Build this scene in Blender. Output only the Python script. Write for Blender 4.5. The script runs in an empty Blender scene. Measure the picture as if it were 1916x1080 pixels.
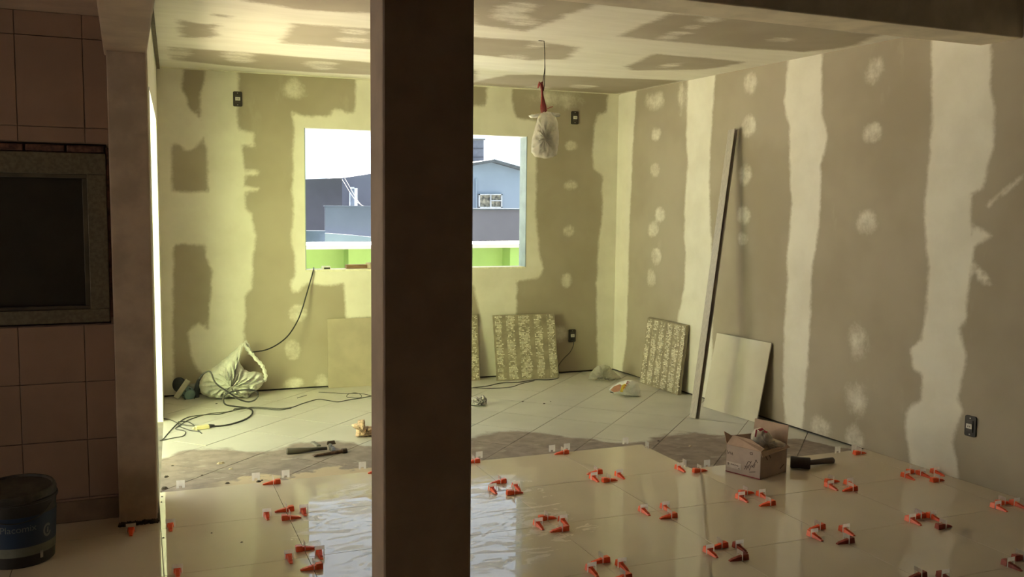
import bpy, bmesh, math, random
import numpy as np
from mathutils import Vector, Matrix

random.seed(7); RNG = np.random.default_rng(11)
SC = bpy.context.scene
COL = SC.collection

# ------------------------------------------------------------------ camera
FPX, YAW, PITCH, ROLL, CAMH = 1719.73, 0.39861, 0.09026, 0.01059, 1.57303
cy, sy, cp, sp = math.cos(YAW), math.sin(YAW), math.cos(PITCH), math.sin(PITCH)
_fw = Vector((sy*cp, cy*cp, -sp)); _rt = Vector((cy, -sy, 0)); _up = _rt.cross(_fw)
CR = _rt*math.cos(ROLL) + _up*math.sin(ROLL)
CU = -_rt*math.sin(ROLL) + _up*math.cos(ROLL)
CF = _fw
CAM = Vector((0, 0, CAMH))
cam = bpy.data.cameras.new('camera')
cam.sensor_width = 36.0; cam.lens = 36.0*FPX/1916.0; cam.clip_start = 0.05; cam.clip_end = 300
camo = bpy.data.objects.new('camera', cam); COL.objects.link(camo)
M = Matrix((CR, CU, -CF)).transposed().to_4x4(); M.translation = CAM
camo.matrix_world = M
SC.camera = camo

# ------------------------------------------------------------------ sky, sun, exposure
world = bpy.data.worlds.new('sky'); SC.world = world; world.use_nodes = True
bg = world.node_tree.nodes['Background']
bg.inputs[0].default_value = (0.72, 0.87, 1.0, 1); bg.inputs[1].default_value = 0.95
sun = bpy.data.lights.new('sun', 'SUN'); sun.energy = 90.0; sun.angle = math.radians(1.0); sun.color = (1.0, 0.93, 0.80)
suno = bpy.data.objects.new('sun', sun); COL.objects.link(suno)
SUN_TO = Vector((0.24, 0.42, 1.0)).normalized()
suno.rotation_euler = SUN_TO.to_track_quat('Z', 'Y').to_euler(); suno.location = (2, -4, 12)
SC.view_settings.view_transform = 'Standard'; SC.view_settings.look = 'None'
SC.view_settings.gamma = 1.0; SC.view_settings.use_curve_mapping = False
SC.view_settings.exposure = 1.0
SC.cycles.max_bounces = 14; SC.cycles.diffuse_bounces = 8; SC.cycles.glossy_bounces = 5
SC.cycles.transmission_bounces = 6; SC.cycles.transparent_max_bounces = 12
SC.cycles.sample_clamp_indirect = 25.0
SC.cycles.use_denoising = True

def portal(name, loc, direction, sx, sy_):
    """marks an opening of the room so that the sky light is sampled through it"""
    l = bpy.data.lights.new(name, 'AREA'); l.shape = 'RECTANGLE'; l.size = sx; l.size_y = sy_
    l.cycles.is_portal = True
    o = bpy.data.objects.new(name, l); COL.objects.link(o); o.location = loc
    o.rotation_euler = Vector(direction).to_track_quat('-Z', 'Z').to_euler()

# ------------------------------------------------------------------ room geometry
YB, XR, TG, TB, H = 7.76361, 4.34671, -0.0318, 0.0333, 2.631
ZO = -0.015                     # top of the old floor tiles; new tiles have their top at 0
LA = Vector((0.112, 4.725, 0)); LDIR = Vector((0.0464, 1, 0)).normalized()
def back_y(x): return YB + TG*(x-XR)
def right_x(y): return XR + TB*(YB-y)
def left_x(y): return 0.112 + 0.0464*(y-4.725)
def ray(px, py): return CF + CR*((px-958)/FPX) - CU*((py-540)/FPX)
def PL(px, py, p0, n):
    d = ray(px, py); n = Vector(n); return CAM + d*((Vector(p0)-CAM).dot(n)/d.dot(n))
def F(px, py, z=ZO): return PL(px, py, (0, 0, z), (0, 0, 1))
def BW(px, py, off=0.0): return PL(px, py, (XR, YB-off, 0), (-TG, 1, 0))
def RW(px, py, off=0.0): return PL(px, py, (XR-off, YB, 0), (1, TB, 0))
def AY(px, py, Y): return PL(px, py, (0, Y, 0), (0, 1, 0))
portal('window_portal', (2.4, 7.95, 1.6), (0, -1, 0), 2.0, 1.2)
portal('door_portal', (0.03, 6.17, 1.06), (1, 0, 0), 2.15, 2.2)

# ------------------------------------------------------------------ materials
def srgb(r, g, b):
    f = lambda c: (c/255/12.92) if c/255 <= 0.04045 else ((c/255+0.055)/1.055)**2.4
    return (f(r), f(g), f(b))
class NT:
    def __init__(s, name):
        s.m = bpy.data.materials.new(name); s.m.use_nodes = True
        s.t = s.m.node_tree; s.N = s.t.nodes; s.L = s.t.links
        s.b = s.N['Principled BSDF']; s.out = s.N['Material Output']
    def n(s, kind, **kw):
        x = s.N.new(kind)
        for k, v in kw.items(): setattr(x, k, v)
        return x
    def link(s, a, b): s.L.new(a, b)
    def val(s, sock, v):
        if hasattr(v, 'is_linked') or isinstance(v, bpy.types.NodeSocket): s.L.new(v, sock)
        else:
            if isinstance(v, (tuple, list)) and len(v) == 3 and sock.type == 'RGBA': v = (*v, 1)
            sock.default_value = v
    def math(s, op, a, b=0.0, c=None, clamp=False):
        x = s.n('ShaderNodeMath', operation=op, use_clamp=clamp)
        s.val(x.inputs[0], a); s.val(x.inputs[1], b)
        if c is not None: s.val(x.inputs[2], c)
        return x.outputs[0]
    def mix(s, f, a, b):
        x = s.n('ShaderNodeMix', data_type='RGBA')
        s.val(x.inputs[0], f); s.val(x.inputs[6], a); s.val(x.inputs[7], b)
        return x.outputs[2]
    def mixf(s, f, a, b):
        x = s.n('ShaderNodeMix', data_type='FLOAT')
        s.val(x.inputs[0], f); s.val(x.inputs[2], a); s.val(x.inputs[3], b)
        return x.outputs[0]
    def pos(s): return s.n('ShaderNodeNewGeometry').outputs['Position']
    def obj(s): return s.n('ShaderNodeTexCoord').outputs['Object']
    def scale(s, v, sc):
        x = s.n('ShaderNodeMapping'); s.link(v, x.inputs[0]); x.inputs['Scale'].default_value = sc if hasattr(sc, '__len__') else (sc,)*3
        return x.outputs[0]
    def noise(s, v, scale, detail=3.0, rough=0.55, dist=0.0, color=False):
        x = s.n('ShaderNodeTexNoise'); s.link(v, x.inputs['Vector'])
        x.inputs['Scale'].default_value = scale; x.inputs['Detail'].default_value = detail
        x.inputs['Roughness'].default_value = rough; x.inputs['Distortion'].default_value = dist
        return x.outputs[1 if color else 0]
    def step(s, v, lo, hi):
        x = s.n('ShaderNodeMapRange', interpolation_type='SMOOTHSTEP'); s.val(x.inputs[0], v)
        x.inputs[1].default_value = lo; x.inputs[2].default_value = hi
        return x.outputs[0]
    def bump(s, h, strength=0.2, dist=0.01):
        x = s.n('ShaderNodeBump'); x.inputs['Strength'].default_value = strength; x.inputs['Distance'].default_value = dist
        s.link(h, x.inputs['Height']); s.link(x.outputs[0], s.b.inputs['Normal'])
    def set(s, color=None, rough=None, spec=None, metal=None):
        if color is not None: s.val(s.b.inputs['Base Color'], color)
        if rough is not None: s.val(s.b.inputs['Roughness'], rough)
        if spec is not None: s.val(s.b.inputs['Specular IOR Level'], spec)
        if metal is not None: s.val(s.b.inputs['Metallic'], metal)
        return s
MATS = {}
def simple(name, col, rough=0.6, var=0.12, scale=9.0, bump=0.0, metal=0.0, spec=0.5, col2=None, stretch=None):
    """plain material with a procedural mottling of the colour"""
    if name in MATS: return MATS[name]
    n = NT(name); v = n.obj()
    if stretch: v = n.scale(v, stretch)
    nz = n.noise(v, scale, 4.0)
    c2 = col2 or tuple(c*(1-var*2) for c in col)
    c1 = tuple(min(1, c*(1+var)) for c in col)
    n.set(n.mix(n.step(nz, 0.3, 0.7), c1, c2), rough, spec, metal)
    if bump: n.bump(nz, bump, 0.004)
    MATS[name] = n.m; return n.m

DRY = (0.43, 0.375, 0.29); DRY2 = (0.375, 0.32, 0.24)
PUT = (0.80, 0.765, 0.665); PUT2 = (0.72, 0.68, 0.58)
def wall_material(name, feather=0.02, amp=0.05, nscale=9.0, squash=(1, 1, 1)):
    """plasterboard paper with skim-coat putty; attribute 'putty' is the distance inside a patch in metres"""
    n = NT(name); p = n.pos(); q = n.scale(p, squash)
    a = n.n('ShaderNodeAttribute'); a.attribute_name = 'putty'; sd = a.outputs['Fac']
    n1 = n.noise(q, nscale, 5.0, 0.6); n2 = n.noise(p, 55.0, 3.0)
    e = n.math('MULTIPLY', n.math('SUBTRACT', n1, 0.5), amp)
    e2 = n.math('MULTIPLY', n.math('SUBTRACT', n2, 0.5), amp*0.35)
    sdn = n.math('ADD', n.math('ADD', sd, e), e2)
    f = n.step(sdn, -feather, feather)
    big = n.noise(p, 1.7, 3.0); fine = n.noise(p, 30.0, 4.0)
    d = n.mix(n.step(big, 0.3, 0.7), DRY, DRY2)
    pc = n.mix(n.step(n.noise(q, 4.0, 4.0), 0.3, 0.75), PUT, PUT2)
    sm = n.step(n.noise(n.scale(p, (1.5, 1.5, 0.6)), 2.6, 5.0, 0.65), 0.62, 0.80)
    d = n.mix(n.math('MULTIPLY', sm, 0.16), d, PUT)
    n.set(n.mix(f, d, pc), n.mixf(f, 0.85, 0.7), 0.3)
    h = n.math('ADD', n.math('MULTIPLY', f, 0.5), n.math('MULTIPLY', fine, 0.12))
    n.bump(h, 0.35, 0.004)
    return n.m

# ------------------------------------------------------------------ mesh building
class MB:
    def __init__(s): s.v = []; s.f = []
    def add(s, vs, fs):
        o = len(s.v); s.v += [tuple(x) for x in vs]; s.f += [tuple(i+o for i in q) for q in fs]; return s
    def box(s, c, d, rot=None):
        hx, hy, hz = d[0]/2, d[1]/2, d[2]/2; c = Vector(c)
        vs = [Vector((x, y, z)) for x in (-hx, hx) for y in (-hy, hy) for z in (-hz, hz)]
        if rot is not None: vs = [rot @ x for x in vs]
        return s.add([c+x for x in vs], [(0,1,3,2),(4,6,7,5),(0,4,5,1),(2,3,7,6),(0,2,6,4),(1,5,7,3)])
    def bbox(s, lo, hi):
        return s.box([(a+b)/2 for a, b in zip(lo, hi)], [b-a for a, b in zip(lo, hi)])
    def hexa(s, b, t):
        """eight corners: bottom ring and top ring of equal length"""
        n = len(b); fs = [tuple(range(n-1, -1, -1)), tuple(range(n, 2*n))]
        fs += [(i, (i+1) % n, n+(i+1) % n, n+i) for i in range(n)]
        return s.add(list(b)+list(t), fs)
    def tube(s, path, r, seg=8, cap=True):
        path = [Vector(p) for p in path]; n = len(path)
        rs = r if hasattr(r, '__len__') else [r]*n
        up = Vector((0, 0, 1)); vs = []; fs = []
        for i, p in enumerate(path):
            t = (path[min(i+1, n-1)]-path[max(i-1, 0)])
            if t.length < 1e-9: t = Vector((0, 0, 1))
            t.normalize(); a = t.cross(up)
            if a.length < 1e-3: a = t.cross(Vector((1, 0, 0)))
            a.normalize(); b = a.cross(t)
            for k in range(seg):
                w = 2*math.pi*k/seg; vs.append(p + (a*math.cos(w)+b*math.sin(w))*rs[i])
        for i in range(n-1):
            for k in range(seg):
                k2 = (k+1) % seg; fs.append((i*seg+k, i*seg+k2, (i+1)*seg+k2, (i+1)*seg+k))
        if cap: fs.append(tuple(range(seg-1, -1, -1))); fs.append(tuple((n-1)*seg+k for k in range(seg)))
        return s.add(vs, fs)
    def lathe(s, prof, seg=32, M=None, cap=True):
        vs = []; fs = []; n = len(prof)
        for r, z in prof:
            for k in range(seg):
                w = 2*math.pi*k/seg; p = Vector((r*math.cos(w), r*math.sin(w), z)); vs.append(M @ p if M else p)
        for i in range(n-1):
            for k in range(seg):
                k2 = (k+1) % seg; fs.append((i*seg+k, i*seg+k2, (i+1)*seg+k2, (i+1)*seg+k))
        if cap: fs.append(tuple(range(seg-1, -1, -1))); fs.append(tuple((n-1)*seg+k for k in range(seg)))
        return s.add(vs, fs)
    def quad(s, a, b, c, d): return s.add([a, b, c, d], [(0, 1, 2, 3)])
    def slab(s, pts, nrm):
        """closed thin slab: polygon pts pushed along nrm"""
        nrm = Vector(nrm); return s.hexa([Vector(p) for p in pts], [Vector(p)+nrm for p in pts])
    def mesh(s, name, mat, smooth=False, autosmooth=None):
        me = bpy.data.meshes.new(name); me.from_pydata(s.v, [], s.f); me.validate(); me.update()
        bm = bmesh.new(); bm.from_mesh(me); bmesh.ops.recalc_face_normals(bm, faces=bm.faces); bm.to_mesh(me); bm.free()
        if mat: me.materials.append(mat)
        if smooth:
            me.polygons.foreach_set('use_smooth', [True]*len(me.polygons))
            if autosmooth: me.set_sharp_from_angle(angle=math.radians(autosmooth))
        return me
    def build(s, name, mat, parent=None, smooth=False, autosmooth=None, bevel=0.0, sub=0):
        o = bpy.data.objects.new(name, s.mesh(name, mat, smooth, autosmooth)); COL.objects.link(o)
        if parent is not None: o.parent = parent; o.matrix_parent_inverse = parent.matrix_world.inverted()
        if bevel:
            b = o.modifiers.new('bevel', 'BEVEL'); b.width = bevel; b.segments = 2; b.limit_method = 'ANGLE'
        if sub:
            m = o.modifiers.new('subdivision', 'SUBSURF'); m.levels = sub; m.render_levels = sub
        return o
def tag(o, label=None, cat=None, group=None, kind=None):
    if label: o['label'] = label
    if cat: o['category'] = cat
    if group: o['group'] = group
    if kind: o['kind'] = kind
    return o
def thing(name, loc, label, cat, group=None, rz=0.0):
    o = bpy.data.objects.new(name, None); o.empty_display_size = 0.05; COL.objects.link(o)
    o.location = loc; o.rotation_euler = (0, 0, rz)
    o.matrix_world = Matrix.Translation(Vector(loc)) @ Matrix.Rotation(rz, 4, 'Z')
    return tag(o, label, cat, group)
def part(name, me, parent, local=None):
    """mesh given in the parent's own coordinates"""
    o = bpy.data.objects.new(name, me); COL.objects.link(o); o.parent = parent
    if local is not None: o.matrix_local = local
    return o
def smooth_path(pts, n=8):
    """Catmull-Rom through the points"""
    P = [Vector(p) for p in pts]; P = [P[0]*2-P[1]] + P + [P[-1]*2-P[-2]]; out = []
    for i in range(1, len(P)-2):
        for k in range(n):
            t = k/n; a, b, c, d = P[i-1], P[i], P[i+1], P[i+2]
            out.append(0.5*((2*b)+(c-a)*t+(2*a-5*b+4*c-d)*t*t+(3*b-a-3*c+d)*t**3))
    out.append(P[-2]); return out

# ---- putty distance field
def sd_poly(P, poly):
    """signed distance (positive inside) of points P (n,2) to polygon"""
    poly = np.asarray(poly, float); n = len(poly); d = np.full(len(P), 1e9); ins = np.zeros(len(P), bool)
    for i in range(n):
        a = poly[i]; b = poly[(i+1) % n]; e = b-a; w = P-a
        t = np.clip((w@e)/max(e@e, 1e-12), 0, 1); d = np.minimum(d, np.linalg.norm(w-t[:, None]*e, axis=1))
        c = ((a[1] <= P[:, 1]) & (b[1] > P[:, 1])) | ((b[1] <= P[:, 1]) & (a[1] > P[:, 1]))
        with np.errstate(divide='ignore', invalid='ignore'):
            xi = a[0]+(P[:, 1]-a[1])/(b[1]-a[1])*e[0]
        ins ^= c & (P[:, 0] < xi)
    return np.where(ins, d, -d)
def putty_field(UV, ops, base):
    s = np.full(len(UV), base)
    for op, shape in ops:
        if op == 'p': s = np.maximum(s, sd_poly(UV, shape))
        elif op == 'd': s = np.minimum(s, -sd_poly(UV, shape))
        elif op in 'eE':
            c, a, b, k = shape; q = np.sqrt(((UV[:, 0]-c[0])/a)**2+((UV[:, 1]-c[1])/b)**2)
            v = (1-q)*min(a, b)*k
            s = np.maximum(s, np.minimum(v, 0.003 if op == 'e' else 0.03))
    return np.clip(s, -0.25, 0.25)
def grid_panel(name, O, U, V, us, vs, holes, thick_dir, thick, ops, base, mat, parent=None, nz=None):
    """board with holes: a fine grid on the visible side carrying the putty attribute, closed to a slab"""
    O, U, V, Nn = Vector(O), Vector(U), Vector(V), Vector(thick_dir)
    nu, nv = len(us), len(vs)
    verts = [O+U*u+V*v for v in vs for u in us]
    uv = np.array([(u, v) for v in vs for u in us])
    sd = putty_field(uv, ops, base)
    inh = lambda u, v: any(a < u < b and c < v < d for a, b, c, d in holes)
    fs = []; keep = {}
    for j in range(nv-1):
        for i in range(nu-1):
            if inh((us[i]+us[i+1])/2, (vs[j]+vs[j+1])/2): continue
            fs.append((j*nu+i, j*nu+i+1, (j+1)*nu+i+1, (j+1)*nu+i)); keep[(i, j)] = 1
    N0 = len(verts); verts += [p+Nn*thick for p in verts]
    back = [tuple(N0+k for k in reversed(q)) for q in fs]
    rim = []
    for (i, j) in keep:
        q = (j*nu+i, j*nu+i+1, (j+1)*nu+i+1, (j+1)*nu+i)
        for a, b, nb in ((q[0], q[1], (i, j-1)), (q[1], q[2], (i+1, j)), (q[2], q[3], (i, j+1)), (q[3], q[0], (i-1, j))):
            if nb not in keep: rim.append((b, a, a+N0, b+N0))
    me = bpy.data.meshes.new(name); me.from_pydata([tuple(v) for v in verts], [], fs+back+rim); me.update()
    at = me.attributes.new('putty', 'FLOAT', 'POINT'); at.data.foreach_set('value', np.concatenate([sd, sd]).astype(np.float32))
    me.materials.append(mat)
    bm = bmesh.new(); bm.from_mesh(me)
    bmesh.ops.delete(bm, geom=[v for v in bm.verts if not v.link_faces], context='VERTS')
    bmesh.ops.recalc_face_normals(bm, faces=bm.faces); bm.to_mesh(me); bm.free()
    o = bpy.data.objects.new(name, me); COL.objects.link(o)
    if parent: o.parent = parent
    return o
def cuts(a, b, step, extra=()):
    n = max(1, int(round((b-a)/step))); xs = list(np.linspace(a, b, n+1))
    for e in extra:
        xs = [x for x in xs if abs(x-e) > step*0.35 or x in (a, b)]; xs.append(e)
    return sorted(set(xs))
def star_blob(outline, c, depth_f, depth_b, ax, ay, an, O, rings=7, wr=0.0, seed=0, close=True):
    """closed puffy surface whose silhouette is 'outline' (2D, star-shaped about c) in the frame O, ax, ay, normal an"""
    rn = random.Random(seed); n = len(outline); O, ax, ay, an = Vector(O), Vector(ax), Vector(ay), Vector(an)
    mb = MB(); c = Vector((c[0], c[1]))
    def P(p, dz): return O+ax*p[0]+ay*p[1]+an*dz
    vs = [P(p, 0) for p in outline]; fs = []
    for side, dep in ((1, depth_f), (-1, depth_b)):
        prev = list(range(n))
        for k in range(1, rings):
            t = 1-k/rings; cur = []
            for i, p in enumerate(outline):
                q = c+(Vector(p)-c)*t; z = dep*math.sqrt(max(0, 1-t*t))
                if wr: z += dep*wr*(rn.random()-0.5)*2 + dep*wr*0.8*math.sin(i*2.1+k*1.3+seed); q = q+Vector((rn.uniform(-1, 1), rn.uniform(-1, 1)))*wr*0.12*dep
                cur.append(len(vs)); vs.append(P(q, side*max(z, 0.002)))
            for i in range(n):
                j = (i+1) % n; f = (prev[i], prev[j], cur[j], cur[i]); fs.append(f if side > 0 else f[::-1])
            prev = cur
        m = len(vs); vs.append(P(c, side*dep))
        for i in range(n):
            j = (i+1) % n; f = (prev[i], prev[j], m); fs.append(f if side > 0 else f[::-1])
    return mb.add(vs, fs)
def densify(poly, step, jit=0.0, seed=1):
    rn = random.Random(seed); out = []
    for i, a in enumerate(poly):
        b = poly[(i+1) % len(poly)]; a = Vector(a); b = Vector(b); n = max(1, int((b-a).length/step))
        for k in range(n):
            p = a.lerp(b, k/n); out.append(p+Vector([rn.uniform(-jit, jit) for _ in p]))
    return out


# ================================================================== SETTING
X3 = Vector((0, 0, 1))
wallmat = wall_material('plasterboard_wall')
ceilmat = wall_material('plasterboard_ceiling', 0.04, 0.13, 4.5, (0.5, 2.2, 1))
leftmat = simple('painted_plaster', (0.76, 0.72, 0.58), 0.8, 0.06, 6.0, 0.05)
beige = simple('beige_plaster', (0.50, 0.37, 0.27), 0.8, 0.08, 5.0, 0.08)
whitew = simple('white_plaster', (0.85, 0.85, 0.82), 0.8, 0.04, 5.0)

# ---- back wall with its window opening
BU = Vector((1, TG, 0)).normalized(); BO = Vector((left_x(7.9)-0.02, back_y(left_x(7.9)-0.02), 0.0))
BLEN = (XR+0.03-BO.x)/BU.x
def bw_uv(px, py):
    p = BW(px, py); return ((p-BO).dot(BU), p.z)
W0, W1, WZ0, WZ1 = (1.408-BO.x)/BU.x, (3.415-BO.x)/BU.x, 1.004, 2.203
def bpoly(pts): return [bw_uv(*p) for p in pts]
def bell(px, py, rx, ry, k=1.0):
    c = bw_uv(px, py); return (c, rx/220.0, ry/220.0, k)
c3 = lambda L: [(270+.2963*x, 100+.2963*y) for x, y in L]
ops = [('p', bpoly([(286,110),(446,126),(445,230),(452,275),(459,320),(457,350),(460,390),(470,400),(478,440),(473,480),(472,540),(459,552),(457,640),(440,690),(395,705),(370,692),(357,665),(352,622),(372,605),(390,616),(397,508),(386,480),(384,460),(345,455),(325,457),(323,600),(327,760),(290,760)])),
 ('d', bpoly(c3([(245,80),(380,80),(380,190),(350,260),(360,415),(300,370),(270,330),(265,280),(240,230)]))),
 ('d', bpoly(c3([(170,565),(220,580),(260,610),(310,610),(370,530),(395,600),(405,875),(175,875)]))),
 ('p', bpoly(c3([(560,470),(690,510),(690,590),(600,570)]))), ('p', bpoly(c3([(630,735),(715,740),(715,770),(630,770)]))),
 ('p', bpoly(c3([(620,835),(730,850),(720,868),(620,872)]))),
 ('p', bpoly([(547,210),(570,218),(620,217),(622,205),(640,206),(650,212),(664,210),(667,140),(880,153),(880,197),(911,199),(911,155),(959,158),(959,202),(967,220),(992,224),(1003,228),(1003,400),(1010,480),(1018,505),(1005,522),(967,525),(966,720),(897,722),(897,585),(885,535),(800,535),(800,595),(648,595),(643,530),(601,535),(582,531),(565,533),(561,546),(547,546),(545,525),(552,519),(552,480),(545,450),(549,385),(547,350),(549,300),(550,240)])),
 ('p', bpoly([(1137,170),(1162,170),(1156,720),(1118,720),(1116,540),(1120,450),(1127,400),(1127,330),(1112,315),(1108,290),(1112,236),(1118,214),(1135,210)])),
 ('e', bell(1069,273,12,8)), ('e', bell(1068,347,12,8)), ('e', bell(1064,432,11,11)), ('e', bell(1060,525,11,13)),
 ('e', bell(548,655,13,17)), ('e', bell(557,586,16,15)), ('e', bell(553,168,16,14,.5)), ('e', bell(548,718,16,9)), ('e', bell(602,714,12,12)),
 ('e', bell(1042,625,20,14,.6)), ('e', bell(1040,185,30,8,.4)), ('e', bell(1060,195,10,6,.5))]
wall_back = grid_panel('wall_back', BO, BU, X3, cuts(-0.02, BLEN, .032, (W0, W1)), cuts(0.0, H+0.01, .032, (WZ0, WZ1)),
                       [(W0, W1, WZ0, WZ1)], (0, 1, 0), 0.14, ops, -0.25, wallmat)
tag(wall_back, kind='structure', label='plasterboard back wall patched with pale putty around the window')
o = MB().add([BO+BU*u+Vector((0, y, z)) for u in (-.1, BLEN+.1) for y in (.045, .13) for z in (-.06, .002)], [(0,1,3,2),(4,6,7,5),(0,4,5,1),(2,3,7,6),(0,2,6,4),(1,5,7,3)]).build('wall_back_gap_blocker', simple('gap_shade_dark', (.06, .05, .04), .9))  # dark box added behind the gap to block light and stand for shade
tag(o, kind='structure', label='dark blocker box giving the gap under the back wall boards its shade')

# ---- right wall
RU = Vector((TB, -1, 0)).normalized(); RO = Vector((XR, YB, 0))
RLEN = (YB+2.2)/-RU.y
def rw_uv(px, py):
    p = RW(px, py); return ((p-RO).dot(RU), p.z)
def rpoly(L): return [rw_uv(*p) for p in L]
def rell(px, py, rx, ry, k=1.0):
    a = rw_uv(px-rx, py); b = rw_uv(px+rx, py); c = rw_uv(px, py-ry); d = rw_uv(px, py+ry)
    return (rw_uv(px, py), abs(b[0]-a[0])/2, abs(c[1]-d[1])/2, k)
ops = [('p', rpoly([(1154,172),(1191,165),(1186,240),(1183,300),(1178,420),(1175,540),(1172,640),(1165,690),(1166,702),(1146,702)])),
 ('p', rpoly([(1287,143),(1284,255),(1287,310),(1282,367),(1280,447),(1284,473),(1280,540),(1268,600),(1272,770),(1335,790),(1332,640),(1335,540),(1331,460),(1329,415),(1327,344),(1329,273),(1335,193),(1338,134)])),
 ('p', rpoly([(1476,105),(1467,193),(1476,238),(1478,344),(1482,380),(1473,478),(1473,540),(1467,625),(1465,733),(1471,810),(1500,825),(1502,788),(1510,700),(1515,625),(1519,500),(1529,451),(1536,371),(1536,309),(1549,260),(1538,211),(1538,90)])),
 ('p', rpoly([(1744,40),(1744,238),(1736,327),(1729,416),(1736,482),(1738,500),(1733,583),(1725,637),(1704,654),(1708,688),(1725,700),(1721,750),(1694,771),(1696,817),(1704,867),(1706,890),(1794,920),(1794,892),(1783,825),(1800,767),(1792,750),(1800,708),(1810,675),(1794,617),(1808,596),(1813,540),(1822,460),(1818,416),(1816,362),(1840,353),(1849,309),(1858,273),(1860,207),(1853,162),(1858,40)])),
 ('p', rpoly([(1818,497),(1826,494),(1856,528),(1848,534),(1830,520)])), ('p', rpoly([(1816,420),(1858,440),(1855,446),(1820,462)])),
 ('e', rell(1227,189,12,12,.4)), ('e', rell(1227,251,8,11)), ('e', rell(1225,318,8,11)), ('e', rell(1235,401,9,12)), ('e', rell(1222,429,9,14)), ('e', rell(1228,480,9,15)), ('e', rell(1219,520,8,16)),
 ('e', rell(1404,156,10,16,.5)), ('e', rell(1401,236,11,18,.7)), ('e', rell(1394,327,10,16,.7)), ('e', rell(1391,403,10,16,.7)), ('e', rell(1391,446,8,11)),
 ('e', rell(1637,131,11,17,.5)), ('e', rell(1633,249,15,17,.8)), ('e', rell(1622,416,14,18,.45)), ('e', rell(1606,642,10,17,.3)), ('e', rell(1602,746,12,18,.3)), ('e', rell(1600,821,14,20,.6)), ('e', rell(1535,800,12,16,.4)), ('e', rell(1275,180,4,18,.6)),
 ('p', rpoly([(1848,381),(1914,328),(1916,331),(1850,385)]))]
us = cuts(-0.16, 4.6, .034)+cuts(4.6, RLEN, .3)[1:]
wall_right = grid_panel('wall_right', RO, RU, X3, us, cuts(0.0, 3.0, .034), [], (1, 0, 0), 0.14, ops, -0.25, wallmat)
tag(wall_right, kind='structure', label='long plasterboard right wall with vertical putty bands')
o = MB().add([RO+RU*u+Vector((x, 0, z)) for u in (-.1, RLEN) for x in (.03, .12) for z in (-.06, .002)], [(0,1,3,2),(4,6,7,5),(0,4,5,1),(2,3,7,6),(0,2,6,4),(1,5,7,3)]).build('wall_right_gap_blocker', MATS['gap_shade_dark'])  # same dark blocker box, its colour standing for shade in the gap
tag(o, kind='structure', label='dark blocker box giving the gap under the right wall boards its shade')

# ---- left wall with the terrace doorway
DY0, DY1, DZ = 5.10, 7.02, 2.155
LLEN = 3.2
def lu(y): return (y-4.725)/LDIR.y
wl = grid_panel('wall_left', LA+LDIR*0.2, LDIR, X3, cuts(0, LLEN, .2, (lu(DY0)-.2, lu(DY1)-.2)), cuts(-.05, H+.02, .2, (-0.02, DZ)),
                [(lu(DY0)-.2, lu(DY1)-.2, -0.02, DZ)], (-1, 0, 0), 0.15, [], 0.25, leftmat)
tag(wl, kind='structure', label='left wall with the terrace doorway, behind the corner column')
# doorway lining
dr = MB()
for y0, y1, z0, z1 in ((DY1-.012, DY1, -.02, DZ), (DY0, DY0+.012, -.02, DZ), (DY0, DY1, DZ-.012, DZ)):
    b = [Vector((left_x(y)+dx, y, z0)) for y, dx in ((y0, .003), (y1, .003), (y1, -.153), (y0, -.153))]
    dr.hexa(b, [p+X3*(z1-z0) for p in b])
tag(dr.build('door_1', whitew), kind='structure', label='white plastered lining of the terrace doorway')

# ---- ceiling of the back room
CY0 = 3.86
def cpoly(L): return [(F(x, y, H).x, F(x, y, H).y) for x, y in L]
ops = [('d', cpoly(L)) for L in (
 [(337,37),(382,46),(405,45),(400,71),(340,70),(334,54)], [(546,43),(690,54),(900,70),(900,100),(690,92),(523,80),(539,60)],
 [(319,88),(470,99),(690,117),(890,131),(890,152),(690,140),(580,135),(490,129),(321,112)], [(456,2),(560,18),(690,25),(800,20),(800,-60),(456,-30)],
 [(870,0),(880,-40),(1145,-5),(1085,19),(983,59),(888,46)], [(870,68),(988,76),(1085,89),(1058,111),(988,113),(870,100)],
 [(950,140),(1004,140),(1280,151),(1150,176),(1000,166),(870,157)], [(1172,124),(1226,100),(1399,116),(1323,130),(1183,132)],
 [(1161,68),(1253,24),(1421,38),(1648,65),(1583,89),(1502,97),(1226,76)], [(400,25),(434,30),(425,33),(400,30)])]
for px, py, rx, ry in ((965,15,28,9),(955,32,30,6),(985,42,18,5),(1010,82,14,6),(445,104,24,6),(450,113,20,4),(600,120,26,5),(605,127,16,3),(335,100,16,8),(665,60,20,4),(660,75,25,4),(1330,37,14,4),(1300,50,12,3),(1270,62,14,3),(1460,75,20,3),(1250,70,12,3),(960,107,24,4),(1000,165,25,4),(1090,162,22,3),(1255,122,12,3)):
    a = F(px-rx, py, H); b = F(px+rx, py, H); c = F(px, py-ry, H); d = F(px, py+ry, H)
    m = F(px, py, H); ops.append(('e', ((m.x, m.y), (b-a).length/2, (c-d).length/2, .8)))
ce = grid_panel('ceiling', (0, 0, H), (1, 0, 0), (0, 1, 0), cuts(0.0, 4.62, .04), cuts(CY0-.02, 8.0, .04), [], (0, 0, 1), 0.12, ops, 0.25, ceilmat)
tag(ce, kind='structure', label='plasterboard ceiling of the back room with smeared putty joints')
g = MB(); a0 = Vector((left_x(4.0)+.004, 4.0, H-.016)); a1 = Vector((left_x(7.88)+.004, 7.88, H-.016))
g.hexa([a0, a0+Vector((.022, 0, 0)), a1+Vector((.022, 0, 0)), a1], [p+X3*.0155 for p in (a0, a0+Vector((.022, 0, 0)), a1+Vector((.022, 0, 0)), a1)])
tag(g.build('gap_shade_strip', simple('gap_shade_brown', (.16, .13, .07), .9)), kind='structure', label='dark strip painted as the shadow gap along the left ceiling edge')  # thin solid strip; the shadow of the gap is put into its colour
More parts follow.
